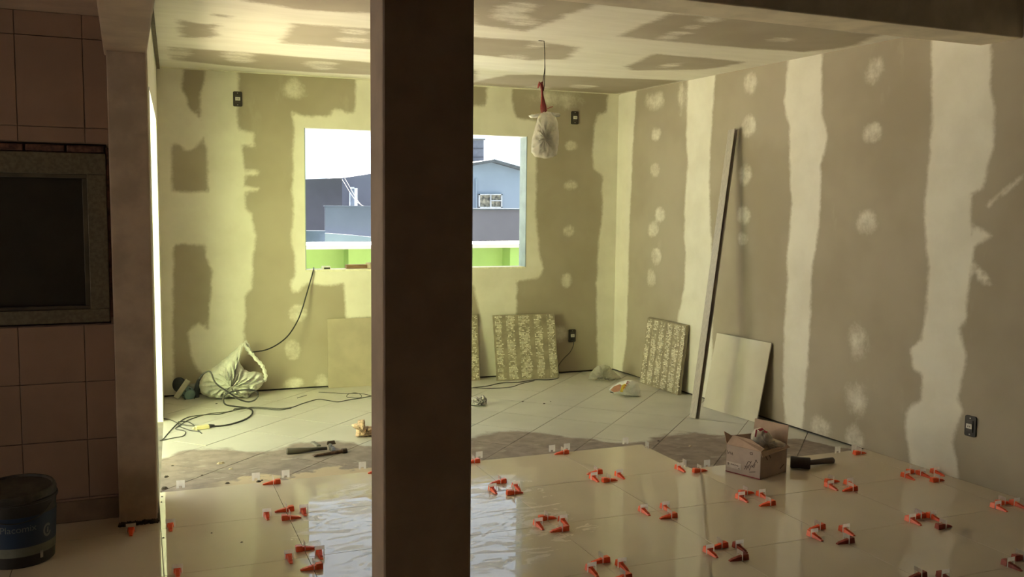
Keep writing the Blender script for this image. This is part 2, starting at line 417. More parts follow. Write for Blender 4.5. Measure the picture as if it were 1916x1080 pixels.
# cornice tape of putty along the back wall
t = MB(); q0 = Vector((left_x(7.85), back_y(0.26)-.002, H)); q1 = Vector((XR, YB-.002, H))
t.hexa([q0, q1, q1-Vector((0, .03, 0)), q0-Vector((0, .03, 0))], [p-X3*.006 for p in (q0, q1, q1-Vector((0, .03, 0)), q0-Vector((0, .03, 0)))])
tag(t.build('trim_2', simple('putty_tape', (.80, .76, .62), .8, .05)), kind='structure', label='putty strip where the ceiling meets the back wall')

# ---- cross beam, front ceiling, beams and pillars of the front room
dark = simple('brown_paint', (0.55, 0.42, 0.33), 0.8, 0.07, 5.0, .05)
shade = simple('low_bounce_brown', (0.13, 0.095, 0.07), 0.8, 0.07, 5.0)  # dark colour given to unseen surfaces to cut bounce light
tag(MB().bbox((0.116, 3.60, 2.50), (right_x(3.7)+.05, CY0, 2.95)).build('wall_cross_beam', simple('pale_plaster', (.66, .58, .45), .8, .08, 5.0), bevel=.006), kind='structure', label='plastered beam crossing above the pillar to the right wall')
tag(MB().bbox((-0.072, -2.2, 2.268), (0.116, 4.90, 2.95)).build('wall_side_beam', beige, bevel=.008), kind='structure', label='plastered beam running from the corner column towards the viewer')
tag(MB().bbox((0.10, -2.2, 2.84), (4.9, 3.7, 2.96)).build('ceiling_front', shade), kind='structure', label='unseen ceiling of the front room, coloured dark to cut bounce light')
tag(MB().bbox((-3.1, -2.2, 2.45), (-0.06, 5.0, 2.6)).build('ceiling_kitchen', beige), kind='structure', label='low ceiling on the kitchen side')
colm = MB().bbox((-0.061, 4.725, 0.0), (0.112, 4.96, 2.27)).build('pillar_corner', simple('column_plaster', (0.50, 0.38, 0.285), .8, .10, 6.0, .12), bevel=.006)
tag(colm, kind='structure', label='beige plastered corner column left of the back room')
f = MB(); rn = random.Random(3)
for i in range(16):
    x = -0.058+.168*i/15; f.box((x, 4.722, .008+.006*rn.random()), (.016, .010, .014+.012*rn.random()), Matrix.Rotation(rn.random(), 3, 'Y'))
part_o = f.build('broken_edge', simple('raw_mortar', (.10, .075, .055), .95, .3, 40.0, .4), colm); 
PY = 2.80; pl, pr = AY(716, 540, PY).x, AY(885, 540, PY).x
pil = MB().bbox((pl, PY, 0), (pr, PY+.155, 2.90)).build('pillar_middle', dark, bevel=.008)
tag(pil, kind='structure', label='dark brown square pillar standing in the middle of the opening')

# ---- kitchen wall on the left: tiles, hatch with stone frame
KY = 4.89
kw = MB()
for lo, hi in (((-3.1, KY+.012, -.05), (0.0, KY+.15, .975)), ((-3.1, KY+.012, 1.845), (0.0, KY+.15, 2.5)), ((-3.1, KY+.012, .975), (-.95, KY+.15, 1.845))): kw.bbox(lo, hi)
kw.bbox((-.075, KY+.012, .975), (0.0, KY+.15, 1.845)); kw.bbox((-.95, KY+.11, .975), (-.075, KY+.15, 1.845))
kwo = tag(kw.build('wall_kitchen', simple('tile_grout', (.22, .15, .11), .9)), kind='structure', label='dim tiled kitchen wall with a stone framed hatch')
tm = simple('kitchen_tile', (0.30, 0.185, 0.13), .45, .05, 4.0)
vx = [-1.72, -1.40, -1.08, -.765, -.45, -.165, -.062]
for z0, z1 in ((.0, .115), (.115, .405), (.405, .693), (.693, .972), (1.848, 1.919), (1.919, 2.338), (2.338, 2.45)):
    for a, b in zip(vx[:-1], vx[1:]):
        d = -.03*(z0 < 1)
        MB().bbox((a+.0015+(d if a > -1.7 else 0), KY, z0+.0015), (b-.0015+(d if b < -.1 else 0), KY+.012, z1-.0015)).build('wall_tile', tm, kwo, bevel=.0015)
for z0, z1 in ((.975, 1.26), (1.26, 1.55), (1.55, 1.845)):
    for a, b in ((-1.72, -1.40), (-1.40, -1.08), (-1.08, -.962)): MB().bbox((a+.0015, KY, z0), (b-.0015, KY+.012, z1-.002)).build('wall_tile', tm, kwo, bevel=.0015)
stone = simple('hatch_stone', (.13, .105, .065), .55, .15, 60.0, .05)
hx0, hx1, hz0, hz1 = -.95, -.078, .985, 1.80
wn = bpy.data.objects.new('window_2', None); COL.objects.link(wn); wn.location = (-.5, KY, hz0); wn.matrix_world = Matrix.Translation((-.5, KY, hz0))
tag(wn, kind='structure', label='closed hatch in a grey-green stone frame on the kitchen wall')
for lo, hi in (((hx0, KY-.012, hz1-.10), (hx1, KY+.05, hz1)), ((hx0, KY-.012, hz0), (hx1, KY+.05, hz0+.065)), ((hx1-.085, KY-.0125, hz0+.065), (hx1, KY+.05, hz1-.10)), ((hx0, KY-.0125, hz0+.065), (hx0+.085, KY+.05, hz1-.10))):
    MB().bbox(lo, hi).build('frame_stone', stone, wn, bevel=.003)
ix0, ix1, iz0, iz1 = hx0+.085, hx1-.085, hz0+.065, hz1-.10
for lo, hi in (((ix0, KY+.01, iz1-.02), (ix1, KY+.06, iz1)), ((ix0, KY+.01, iz0), (ix1, KY+.06, iz0+.015)), ((ix1-.022, KY+.01, iz0+.015), (ix1, KY+.06, iz1-.02)), ((ix0, KY+.01, iz0+.015), (ix0+.02, KY+.06, iz1-.02))):
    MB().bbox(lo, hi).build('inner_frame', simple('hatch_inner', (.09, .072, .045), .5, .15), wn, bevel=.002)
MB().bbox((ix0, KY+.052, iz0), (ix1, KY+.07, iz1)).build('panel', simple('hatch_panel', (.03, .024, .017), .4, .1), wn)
br = simple('raw_brick', (.13, .06, .042), .95, .3, 30.0, .4)
for i in range(5):
    a = hx0+.875*i/5; MB().bbox((a+.004, KY-.004, hz1+.004), (a+.168, KY+.03, hz1+.036)).build('brick', br, wn, bevel=.006)
MB().bbox((hx1+.001, KY-.002, hz0+.02), (hx1+.014, KY+.03, hz1+.03)).build('rough_edge', br, wn, bevel=.003)
bb = MB().bbox((-3.0, KY-.014, 0), (-.062, KY, .105)).build('baseboard_kitchen', simple('baseboard_brown', (.20, .13, .085), .5, .1), bevel=.003)
tag(bb, kind='structure', label='dark baseboard under the kitchen wall tiles')

# ---- rest of the shell behind the viewer
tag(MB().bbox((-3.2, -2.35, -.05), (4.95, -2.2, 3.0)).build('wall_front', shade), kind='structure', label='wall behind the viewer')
ks = MB(); KD0, KD1, KDZ = 2.55, 3.15, 2.10  # unseen doorway added to light the left face of the pillar
for lo, hi in (((-3.25, -2.3, -.05), (-3.1, KD0, 2.7)), ((-3.25, KD1, -.05), (-3.1, 5.05, 2.7)), ((-3.25, KD0, KDZ), (-3.1, KD1, 2.7))): ks.bbox(lo, hi)
tag(ks.build('wall_kitchen_side', shade), kind='structure', label='side wall of the kitchen with an unseen doorway added for light')
portal('added_door_portal', (-3.18, (KD0+KD1)/2, KDZ/2), (1, 0, 0), KD1-KD0, KDZ)
cream = simple('cream_bounce_paint', (.44, .42, .38), .8, .05)  # used only on unseen surfaces that bounce sunlight indoors
tag(MB().bbox((-6.3, -3.0, -.25), (-3.25, 5.06, -.06)).build('bounce_paving', simple('terrace_concrete', (.25, .245, .23), .9, .1)), kind='structure', label='unseen paving added outside the kitchen doorway to bounce sun')  # sunlit ground added outside the added doorway
tag(MB().bbox((-6.5, -3.0, -.25), (-6.3, 5.3, 2.4)).build('wall_bounce', cream), kind='structure', label='unseen cream wall added to bounce sun through the kitchen doorway')  # unseen reflector wall added to send sun through the side doorway

# ---- floor: slab, old diagonal tiles, new polished tiles
n = NT('screed'); v = n.pos()
n.set(n.mix(n.step(n.noise(v, 5.0, 5.0), .3, .7), (.30, .26, .21), (.20, .175, .15)), .95, .2); n.bump(n.noise(v, 60.0, 4.0), .5, .004)
slab = MB().bbox((-3.2, -2.3, -.12), (4.95, 8.0, -.0175)).build('floor', n.m)
tag(slab, kind='structure', label='floor with old diagonal tiles behind and new polished tiles in front')
# new tile grid frame
NX0, NY0, NA = 0.73104, 5.21416, -0.01362
NU = Vector((math.cos(NA), math.sin(NA), 0)); NV = Vector((math.sin(NA), -math.cos(NA), 0))   # NV runs towards the viewer
NO = Vector((NX0, NY0, 0))
def nt(i, j, z=0.0): return NO+NU*(.6*i)+NV*(.6*j)+X3*z
def clip(poly, p0, nn):
    out = []
    for k, a in enumerate(poly):
        b = poly[(k+1) % len(poly)]; da = (a-p0).dot(nn); db = (b-p0).dot(nn)
        if da >= 0: out.append(a)
        if da*db < 0: out.append(a.lerp(b, da/(da-db)))
    return out
# old tile material: dust and mortar dirt between the new tile edge and a ragged line across the room
n = NT('old_floor_tile'); v = n.pos(); sx = n.n('ShaderNodeSeparateXYZ'); n.link(v, sx.inputs[0])
fc = n.n('ShaderNodeFloatCurve'); crv = fc.mapping.curves[0]
edge = [(300,858),(330,846),(375,840),(420,838),(470,846),(530,838),(560,828),(640,826),(697,836),(790,835),(890,816),(930,807),(1000,808),(1060,818),(1110,823),(1150,829),(1200,827),(1235,814),(1290,810),(1360,815),(1420,818),(1500,822),(1580,838)]
pts = sorted([(F(*e).x, F(*e).y) for e in edge])
norm = lambda x: (x-0.0)/5.0
while len(crv.points) > 2: crv.points.remove(crv.points[1])
crv.points[0].location = (0, (pts[0][1]-4)/3.0); crv.points[1].location = (1, (pts[-1][1]-4)/3.0)
for x, y in pts: crv.points.new(norm(x), (y-4)/3.0)
fc.mapping.update()
n.link(n.math('DIVIDE', sx.outputs[0], 5.0), fc.inputs['Value'])
lim = n.math('ADD', n.math('MULTIPLY', fc.outputs[0], 3.0), 4.0)
nz = n.math('MULTIPLY', n.math('SUBTRACT', n.noise(v, 7.0, 5.0, .6), .5), .22)
dirt = n.step(n.math('SUBTRACT', n.math('ADD', lim, nz), sx.outputs[1]), -.03, .05)
pale = n.step(n.noise(n.scale(v, (1, 2.2, 1)), 6.5, 4.0, .6), .60, .68)
dirtc = n.mix(n.step(n.noise(v, 11.0, 5.0), .3, .7), (.33, .25, .205), (.22, .165, .14))
dirtc = n.mix(n.math('MULTIPLY', pale, .55), dirtc, (.50, .43, .35))
tilec = n.mix(n.step(n.noise(v, 2.2, 4.0), .3, .7), (.61, .58, .52), (.54, .51, .455))
scuff = n.math('MULTIPLY', n.step(n.noise(n.scale(v, (3, 3, 1)), 3.0, 6.0, .7), .56, .75), .35)
tilec = n.mix(scuff, tilec, (.46, .415, .355))
sdist = n.math('SUBTRACT', sx.outputs[1], n.math('SUBTRACT', 5.224, n.math('MULTIPLY', sx.outputs[0], .0136)))
srag = n.math('MULTIPLY', n.math('SUBTRACT', n.noise(v, 3.2, 5.0, .6), .30), .75)
sand = n.math('MULTIPLY', n.step(n.math('SUBTRACT', srag, sdist), -.02, .03), n.step(n.math('SUBTRACT', 1.95, sx.outputs[0]), -.1, .2))
sand = n.math('MULTIPLY', sand, n.step(sx.outputs[0], .35, .6))
base_c = n.mix(n.math('MULTIPLY', sand, .85), n.mix(n.math('MULTIPLY', dirt, .9), tilec, dirtc), (.66, .52, .34))
n.set(base_c, n.mixf(dirt, .32, .9), .4)
n.bump(n.math('MULTIPLY', n.noise(v, 45.0, 4.0), dirt), .4, .004)
oldm = n.m
e1 = Vector((math.cos(math.radians(44)), math.sin(math.radians(44)), 0)); e2 = Vector((-e1.y, e1.x, 0))
room = [(Vector((0.02, 4.45, 0)), Vector((0, 1, 0))), (Vector((left_x(4.725)+.004, 4.725, 0)), Vector((1, -.0464, 0))), (Vector((XR, YB+.028, 0)), Vector((TG, -1, 0))), (Vector((XR+.02, YB, 0)), Vector((-1, -TB, 0)))]
for i in range(0, 16):
    for j in range(0, 16):
        a0, b0 = 3.335+.434*i, 1.474+.4465*(j-6)
        sq = [e1*a+e2*b for a, b in ((a0+.0026, b0+.0026), (a0+.4314, b0+.0026), (a0+.4314, b0+.4439), (a0+.0026, b0+.4439))]
        for p0, nn in room:
            if len(sq) >= 3: sq = clip(sq, p0, nn)
        if len(sq) < 3: continue
        ar = sum(sq[k].cross(sq[(k+1) % len(sq)]).z for k in range(len(sq)))/2
        if ar < .002: continue
        dz = random.uniform(-.0006, .0006)
        MB().hexa([p+X3*-.025 for p in sq], [p+X3*(ZO+dz) for p in sq]).build('old_tile', oldm, slab)
# new tiles
n = NT('polished_porcelain'); v = n.pos()
smear = n.noise(n.scale(v, (1.0, 2.4, 1)), 3.2, 6.0, .62, 2.2)
wipe = n.step(smear, .51, .54)
swirl = n.step(n.noise(v, 7.0, 5.0, .6, 3.5), .55, .58)
ctr = n.n('ShaderNodeVectorMath', operation='DISTANCE'); n.link(v, ctr.inputs[0]); ctr.inputs[1].default_value = (1.45, 4.25, 0)
wet = n.step(n.math('ADD', ctr.outputs['Value'], n.math('MULTIPLY', n.noise(v, 3.0, 4.0), .8)), 1.5, 1.0)
dust = n.math('MULTIPLY', n.math('MAXIMUM', wipe, n.math('MULTIPLY', swirl, .6)), wet)
tc = n.mix(n.step(n.noise(v, 1.4, 3.0), .3, .7), (.72, .61, .465), (.67, .565, .43))
tc = n.mix(n.math('MULTIPLY', n.step(n.noise(v, 90.0, 2.0), .72, .78), .3), tc, (.25, .2, .15))
n.set(n.mix(n.math('MULTIPLY', dust, .04), tc, (.74, .70, .63)), n.mixf(dust, .014, .30), .5)
n.b.inputs['IOR'].default_value = 1.62
newm = n.m
bedm = simple('tile_adhesive', (.36, .29, .21), .95, .2, 30.0, .3)
lim_r = [(Vector((right_x(3), 3, 0)), Vector((-1, -TB, 0)))]
def lay(i, j, lims):
    sq = [nt(i+.0018, j+.0018), nt(i+.9982, j+.0018), nt(i+.9982, j+.9982), nt(i+.0018, j+.9982)]
    for p0, nn in lims:
        if len(sq) >= 3: sq = clip(sq, p0, nn)
    if len(sq) < 3: return
    dz = random.uniform(-.0004, .0)
    MB().hexa([p+X3*-.010 for p in sq], [p+X3*dz for p in sq]).build('polished_tile', newm, slab, bevel=.0008)
front = lambda y: (Vector((0, y, 0)), Vector((0, -1, 0)))
for j in range(0, 12):
    for i in range(-7, 7):
        if j == 0 and i >= 4: continue
        if j > 0: lay(i, j, lim_r)
        elif i >= -1: lay(i, j, [(Vector((left_x(4.725)+.003, 4.725, 0)), Vector((1, -.0464, 0)))])
        elif i == -2:
            lay(i, j, [front(4.8755), (Vector((-.063, 0, 0)), Vector((-1, 0, 0)))]); lay(i, j, [front(4.7245), (Vector((-.063, 0, 0)), Vector((1, 0, 0)))])
        else: lay(i, j, [front(4.8755)])
bd = MB()
for a, b, c, d in ((-1.0, 3.985, .015, 1.0), (-1.0, 6.2, 1.015, 2.5), (-7, 6.2, 2.5, 12)):
    bd.hexa([nt(a, c, -.0155), nt(b, c, -.0155), nt(b, d, -.0155), nt(a, d, -.0155)], [nt(a, c, -.0102), nt(b, c, -.0102), nt(b, d, -.0102), nt(a, d, -.0102)])
bd.build('mortar_bed', bedm, slab)

# ---- window opening lining and sill
wn1 = bpy.data.objects.new('window_1', None); COL.objects.link(wn1); wn1.matrix_world = Matrix.Translation((2.4, 7.85, 1.0))
tag(wn1, kind='structure', label='unglazed window opening in the back wall')
def wb(u0, u1, z0, z1, y0=-.002, y1=.146):
    b = [BO+BU*u+Vector((0, y, z0)) for u, y in ((u0, y0), (u1, y0), (u1, y1), (u0, y1))]
    return MB().hexa(b, [p+X3*(z1-z0) for p in b])
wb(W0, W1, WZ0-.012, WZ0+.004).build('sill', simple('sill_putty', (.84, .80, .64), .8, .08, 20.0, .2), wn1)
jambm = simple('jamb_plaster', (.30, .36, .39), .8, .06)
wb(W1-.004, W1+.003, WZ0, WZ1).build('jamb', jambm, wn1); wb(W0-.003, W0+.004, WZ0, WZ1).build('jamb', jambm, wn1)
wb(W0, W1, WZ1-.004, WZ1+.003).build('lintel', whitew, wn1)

# ================================================================== OUTSIDE
green = simple('lime_green_paint', (.18, .31, .085), .7, .04, 2.0)
capm = simple('white_coping', (.36, .36, .35), .7, .04)
tag(MB().bbox((-7, 5.06, -.25), (-.04, 8.0, -.06)).build('terrace_side', MATS['terrace_concrete']), kind='structure', label='concrete terrace outside the doorway')
tag(MB().bbox((-2.7, 8.0, -.25), (9, 10.7, -.06)).build('terrace_back', simple('terrace_bitumen', (.05, .05, .05), .9, .1)), kind='structure', label='concrete terrace behind the window')
PYR = 10.3
zc = AY(640, 464, PYR).z; zt = AY(640, 456.5, PYR).z
segs = [(-2.66, AY(652, 480, PYR).x, PYR+.24), (AY(652, 480, PYR).x, AY(952, 480, PYR-.2).x, PYR), (AY(952, 480, PYR-.2).x, 9.0, PYR-.24)]
tag(MB().bbox((-3.3, 5.045, -.06), (-.045, 5.12, 2.95)).build('wall_outer_kitchen', simple('lime_bounce_paint', (.56, .68, .34), .7, .04)), kind='structure', label='unseen outer kitchen wall face, lime green to bounce tinted light indoors')  # unseen face, its lime colour chosen to bounce yellow-green light inside
tag(MB().bbox((-.2, 3.5, 2.955), (5.0, 8.85, 3.08)).build('roof_slab', whitew), kind='structure', label='roof slab with an unseen eave added to block sun at the window')  # overhang added out of view to keep sun from entering the window
tag(MB().bbox((-.05, 7.92, 2.25), (5.0, 8.05, 2.96)).build('wall_back_upper', green), kind='structure', label='outer wall strip above the window under the added eave')
par = thing('parapet', (3.0, PYR, -.06), 'lime green parapet wall with white coping outside the window', 'parapet')
for x0, x1, y in segs:
    MB().bbox((x0, y, -.06), (x1, PYR+.45, zc)).build('wall_panel', green, par)
MB().bbox((-2.66, PYR-.30, zc), (9, PYR+.50, zt)).build('coping', capm, par)
gs = thing('side_parapet', (-2.6, 6.5, -.06), 'unseen side parapet coloured cream to bounce neutral light through the doorway', 'parapet')  # out of view, coloured cream to bounce neutral light onto the right wall
MB().bbox((-2.9, 5.2, -.06), (-2.7, PYR+.3, 1.15)).build('wall_panel', cream, gs)
MB().bbox((-2.93, 5.2, 1.15), (-2.67, PYR+.3, 1.20)).build('coping', capm, gs)
tag(MB().bbox((-60, 11, -4.2), (60, 90, -4.0)).build('street_ground', simple('street', (.05, .05, .05), .9)), kind='structure', label='street level ground behind the houses')
def house(name, label, Y, depth, mat, outline, group=None):
    """outline in photo pixels on the front plane Y, extruded away from the viewer"""
    pts = [AY(x, y, Y) for x, y in outline]
    t = thing(name, (pts[0].x, Y, -4), label, 'building')
    MB().slab(pts, (0, depth, 0)).build('wall', mat, t); return t
hgrey = simple('slate_render', (.055, .055, .07), .9, .10, 1.2)
hgrey2 = simple('grey_render', (.095, .105, .14), .9, .06, 1.0)
hblue = simple('pale_blue_render', (.20, .25, .31), .9, .05, .8)
hlight = simple('light_blue_render', (.24, .275, .34), .9, .05, .8)
hlil = simple('lilac_render', (.135, .12, .145), .9, .05, .8)
h1 = house('slate_house', 'dark slate-grey house with sloping roof edge behind the grey wall', 19, 5, hgrey, [(480,900),(480,338),(572,335.5),(640,333),(640,900)])
h1b = house('grey_house', 'grey gabled house with white window behind the slate-grey house', 20.5, 5, hgrey2, [(634,900),(634,334),(668,329),(700,324),(760,318),(760,900)])
wf = MB()
for x0, y0, x1, y1 in ((653.5,360,655.5,392),(663,352,669,392),(655.5,350,663,353)): wf.slab([AY(x, y, 20.48) for x, y in ((x0,y1),(x1,y1),(x1,y0),(x0,y0))], (0, .02, 0))
wf.build('window_frame', simple('window_white', (.6, .68, .78), .6), h1b)
MB().slab([AY(x, y, 20.49) for x, y in ((655.5,392),(663,392),(663,353),(655.5,353))], (0, .01, 0)).build('pane', simple('house_pane', (.16, .20, .27), .3), h1b)
h2 = house('garden_wall', 'grey-blue boundary wall in front of the slate-grey house', 17.0, .08, hgrey2, [(608.5,436),(608.5,385.5),(760,388),(760,447)])
MB().slab([AY(x, y, 16.98) for x, y in ((607,387),(607,384.5),(760,386.5),(760,389))], (0, .12, 0)).build('coping', hgrey2, h2)
h3 = house('low_wall', 'pale blue lower wall under the boundary wall', 16.2, .05, hlight, [(608.5,900),(608.5,436),(660,440),(760,450),(760,900)])
h4 = house('low_grey_wall', 'dull blue-grey low wall at the left window edge', 16.6, .05, simple('dull_blue_render', (.07, .09, .12), .9, .06), [(480,900),(480,431),(609.5,432),(609.5,900)])
h5 = house('blue_house', 'pale blue gabled house with a small window seen through the right opening', 21, 1.5, hblue, [(760,900),(760,340),(800,325),(886,309),(905,306),(925,303.5),(950,309),(978,318),(1040,332),(1040,900)])
wt = MB(); 
for x0, y0, x1, y1 in ((896,363,940,365.2),(896,387,940,389.5),(896,363,898.3,389),(938,363,940,389),(917.5,365,919.5,387),(919.5,374.5,938,376.5)): wt.slab([AY(x, y, 20.93) for x, y in ((x0,y1),(x1,y1),(x1,y0),(x0,y0))], (0, .07, 0))
wt.build('window_frame', simple('frame_grey', (.42, .45, .47), .6), h5)
MB().slab([AY(x, y, 20.98) for x, y in ((897,388),(939,388),(939,364),(897,364))], (0, .01, 0)).build('pane', simple('pane_mottled', (.20, .19, .14), .4, .5, 9.0, col2=(.03, .03, .025)), h5)
MB().slab([AY(x, y, 20.95) for x, y in ((890,391),(892.5,391),(892.5,335),(890,335))], (0, .05, 0)).build('drain_pipe', hblue, h5)
rf = MB(); 
for a, b in (((880,311),(925,303.5)), ((925,303.5),(980,319))):
    A, B = AY(*a, 20.8), AY(*b, 20.8); rf.slab([A, B, B+X3*.07, A+X3*.07], (0, 1.8, 0))
rf.build('roof', simple('roof_sheet', (.08, .09, .10), .8), h5)
wk = thing('water_tank', (AY(885, 309, 23).x, 23.5, -4.0), 'grey rooftop tank tower left of the blue gable', 'tank')
MB().slab([AY(x, y, 22.9) for x, y in ((860,900),(905,900),(905,262),(860,262))], (0, 2.0, 0)).build('body', simple('tank_grey', (.09, .095, .12), .9, .06), wk)
MB().slab([AY(x, y, 22.8) for x, y in ((860,263),(908,262),(908,259.5),(860,259))], (0, 2.3, 0)).build('roof_slab', simple('tank_roof', (.1, .1, .1), .9), wk)
for k in (278, 294): MB().slab([AY(x, y, 22.88) for x, y in ((862,k+1),(905,k+1),(905,k),(862,k))], (0, .02, 0)).build('joint', hgrey, wk)
h6 = house('lilac_wall', 'lilac-grey boundary wall below the blue house', 17.5, .08, hlil, [(790,900),(790,391),(1000,391.5),(1000,900)])
MB().slab([AY(x, y, 17.45) for x, y in ((790,392.5),(790,390),(1000,390.5),(1000,393))], (0, .14, 0)).build('coping', simple('coping_grey', (.10, .11, .13), .9), h6)
# service cables across the street
for k, (a, b, m) in enumerate((((640,336),(700,392),(668,378)), ((645,334),(705,388),(676,384)))):
    pa, pb, pm = AY(*a, 18.9), AY(*b, 16.9), AY(*m, 18)
    tag(MB().tube(smooth_path([pa, pm, pb], 6), .006, 5).build('service_cable', simple('cable_grey', (.03, .03, .035), .8)), ['outer drooping service cable beside the grey house', 'inner drooping service cable beside the grey house'][k], 'cable', 'service cables outside')

# ================================================================== THINGS
def cam_frame(O):
    n = Vector((CAM.x-O.x, CAM.y-O.y, 0)).normalized(); return Vector((-n.y, n.x, 0)), X3, n   # right, up, towards viewer
def sil(px, O, zmin):
    ax, ay, an = cam_frame(O); out = []
    for x, y in px:
        p = PL(x, y, O, an); out.append(((p-O).dot(ax), max(p.z, zmin)-O.z))
    return out
def sticks(name, mat, parent, strokes, O, ax, ay, an, w=.004, t=.0006):
    """flat lettering or scribble strokes lying on a face"""
    mb = MB()
    for (x0, y0, x1, y1) in strokes:
        a = Vector((x0, y0)); b = Vector((x1, y1)); d = (b-a)
        if d.length < 1e-6: continue
        q = Vector((-d.y, d.x)).normalized()*w/2
        mb.slab([O+ax*p.x+ay*p.y for p in (a-q, b-q, b+q, a+q)], an*t)
    return tag(mb.build(name, mat, parent), kind='stuff')

# ---- leaning boards and tiles
mort_pale = simple('mortar_residue', (.78, .73, .60), .95, .15, 40.0, .3)
tback = simple('tile_back_clay', (.32, .27, .185), .9, .12, 12.0, .15)
tedge = simple('tile_edge', (.50, .44, .33), .8, .1)
def lean(name, label, cat, bl, br, up_to, size, thick, mats, group=None, mortar=None, n_stack=1):
    """slab standing on its bottom edge bl-br and tilted so that it reaches the wall at up_to"""
    bl, br, ut = Vector(bl), Vector(br), Vector(up_to)
    w = (br-bl).normalized(); mid = (bl+br)/2; up = ut-mid; up -= w*up.dot(w); up = up.normalized()
    nf = w.cross(up).normalized()
    if nf.dot(CAM-mid) < 0: nf = -nf
    t = thing(name, mid, label, cat, group)
    q = [bl, bl+w*size, bl+w*size+up*size, bl+up*size]
    MB().slab(q, nf*thick).build('slab', mats, t, bevel=.0012)
    if mortar:
        rn = random.Random(mortar[0]); mb = MB(); mb2 = MB(); O = bl+nf*thick
        for (c, hw) in mortar[1]:
            k = .012
            while k < size-.012:
                hgt = rn.uniform(.004, .011)
                x = c-hw
                while x < c+hw:
                    ww = rn.uniform(.006, .02)
                    dens = .86-.3*abs((x-c)/hw)**2
                    if rn.random() < dens*(0.75+.35*math.sin(k*25+c*40)):
                        a = O+w*(x)+up*k
                        mb.slab([a, a+w*ww, a+w*ww+up*hgt, a+up*hgt], nf*rn.uniform(.001, .003))
                    x += ww+.003
                k += hgt+.0045
            # trowel band under the residue
            a = O+w*(c-hw)+up*.004; mb2.slab([a, a+w*2*hw, a+w*2*hw+up*(size-.008), a+up*(size-.008)], nf*.0006)
        tag(mb.build('mortar_residue', mort_pale, t), kind='stuff'); mb2.build('mortar_band', simple('mortar_film', (.40, .345, .24), .95, .2, 30.0), t)
    return t, bl, w, up, nf
bands = [(.045, .028), (.16, .036), (.292, .050), (.43, .036), (.55, .030)]
lean('leaning_tile', 'used floor tile with mortar-striped back, leaning under the right half of the window', 'tile', F(929,713), F(1041,707.5), BW(979,586.5,.034), .6, .009, tback, 'mortar-backed floor tiles', (3, bands))
tb = BW(897, 711); b1 = F(897.5,711.5); b0 = b1-BU*.6
lean('leaning_tile', 'mortar-backed floor tile mostly hidden behind the middle pillar', 'tile', b0, b1, BW(896,592,.012)-BU*.3, .6, .009, tback, 'mortar-backed floor tiles', (5, bands))
br_ = F(1270,740); bl_ = br_-RU*.6
for k, lab in enumerate(('rear tile of the stack leaning at the right corner', 'middle tile of the stack leaning at the right corner', 'front mortar-striped tile of the stack leaning at the right corner')):
    sh = Vector((-.0105*(k-2), -.002*k, 0))
    t_, *_ = lean('stacked_tile', lab, 'tile', bl_+sh, br_+sh, (RW(1210,596,.012)+RW(1287,608,.012))/2+sh-Vector((.022,0,0)), .6-.004*k, .009, tback, 'mortar-backed floor tiles', (9, [(.04,.03),(.14,.035),(.25,.04),(.36,.035),(.47,.04),(.565,.025)]) if k == 2 else None)
n = NT('glazed_tile_face'); v = n.obj()
n.set(n.mix(n.step(n.noise(v, 3.0, 3.0), .3, .7), (.66, .61, .50), (.60, .55, .45)), .12, .5)
fb = F(1317,761.5); fe = F(1416,791)
lean('leaning_tile', 'clean cream floor tile tilted against the right wall behind the cardboard box', 'tile', fb, fe, (RW(1350,625,.034)+RW(1447,646,.034))/2, .6, .009, n.m)
sb = F(614,726.5)
lean('leaning_board', 'plain beige board standing under the left half of the window', 'board', sb, sb+BU*.6, BW(640,596,.014)+BU*.18, .598, .010, simple('board_beige', (.45, .385, .285), .75, .05, 5.0))

# ---- aluminium straightedge
bs = F(1299,783)+Vector((0, 0, .001)); ts = RW(1372,243,.05)
d = (ts-bs).normalized(); yv = Vector((0, 1, 0)); yv = (yv-d*yv.dot(d)).normalized(); xv = yv.cross(d).normalized()
if xv.x < 0: xv = -xv
t = thing('straightedge', bs, 'long aluminium straightedge bar leaning against the right wall', 'straightedge')
n = NT('dull_aluminium'); v = n.obj()
n.set(n.mix(n.step(n.noise(n.scale(v, (20, 20, 1.2)), 8.0, 4.0), .35, .7), (.52, .47, .40), (.40, .36, .30)), .55, .5, .15); alu = n.m
hw, hd, L = .017, .040, (ts-bs).length
def ring(z, a, b): return [bs+d*z+xv*x+yv*y for x, y in ((-a,-b),(a,-b),(a,b),(-a,b))]
tk = .003; U8 = [(-hw,-hd),(-hw,hd),(hw,hd),(hw,-hd),(hw-tk,-hd),(hw-tk,hd-tk),(-hw+tk,hd-tk),(-hw+tk,-hd)]
if yv.y < 0: U8 = [(x, -y) for x, y in U8]
def urow(z): return [bs+d*z+xv*x+yv*y for x, y in U8]
mb = MB(); fs = [(i, (i+1) % 8, 8+(i+1) % 8, 8+i) for i in range(8)]
for o8 in (0, 8): fs += [tuple(o8+k for k in q) for q in ((0,1,6,7), (1,2,5,6), (2,3,4,5))]
mb.add(urow(0)+urow(L), fs).build('channel', alu, t)

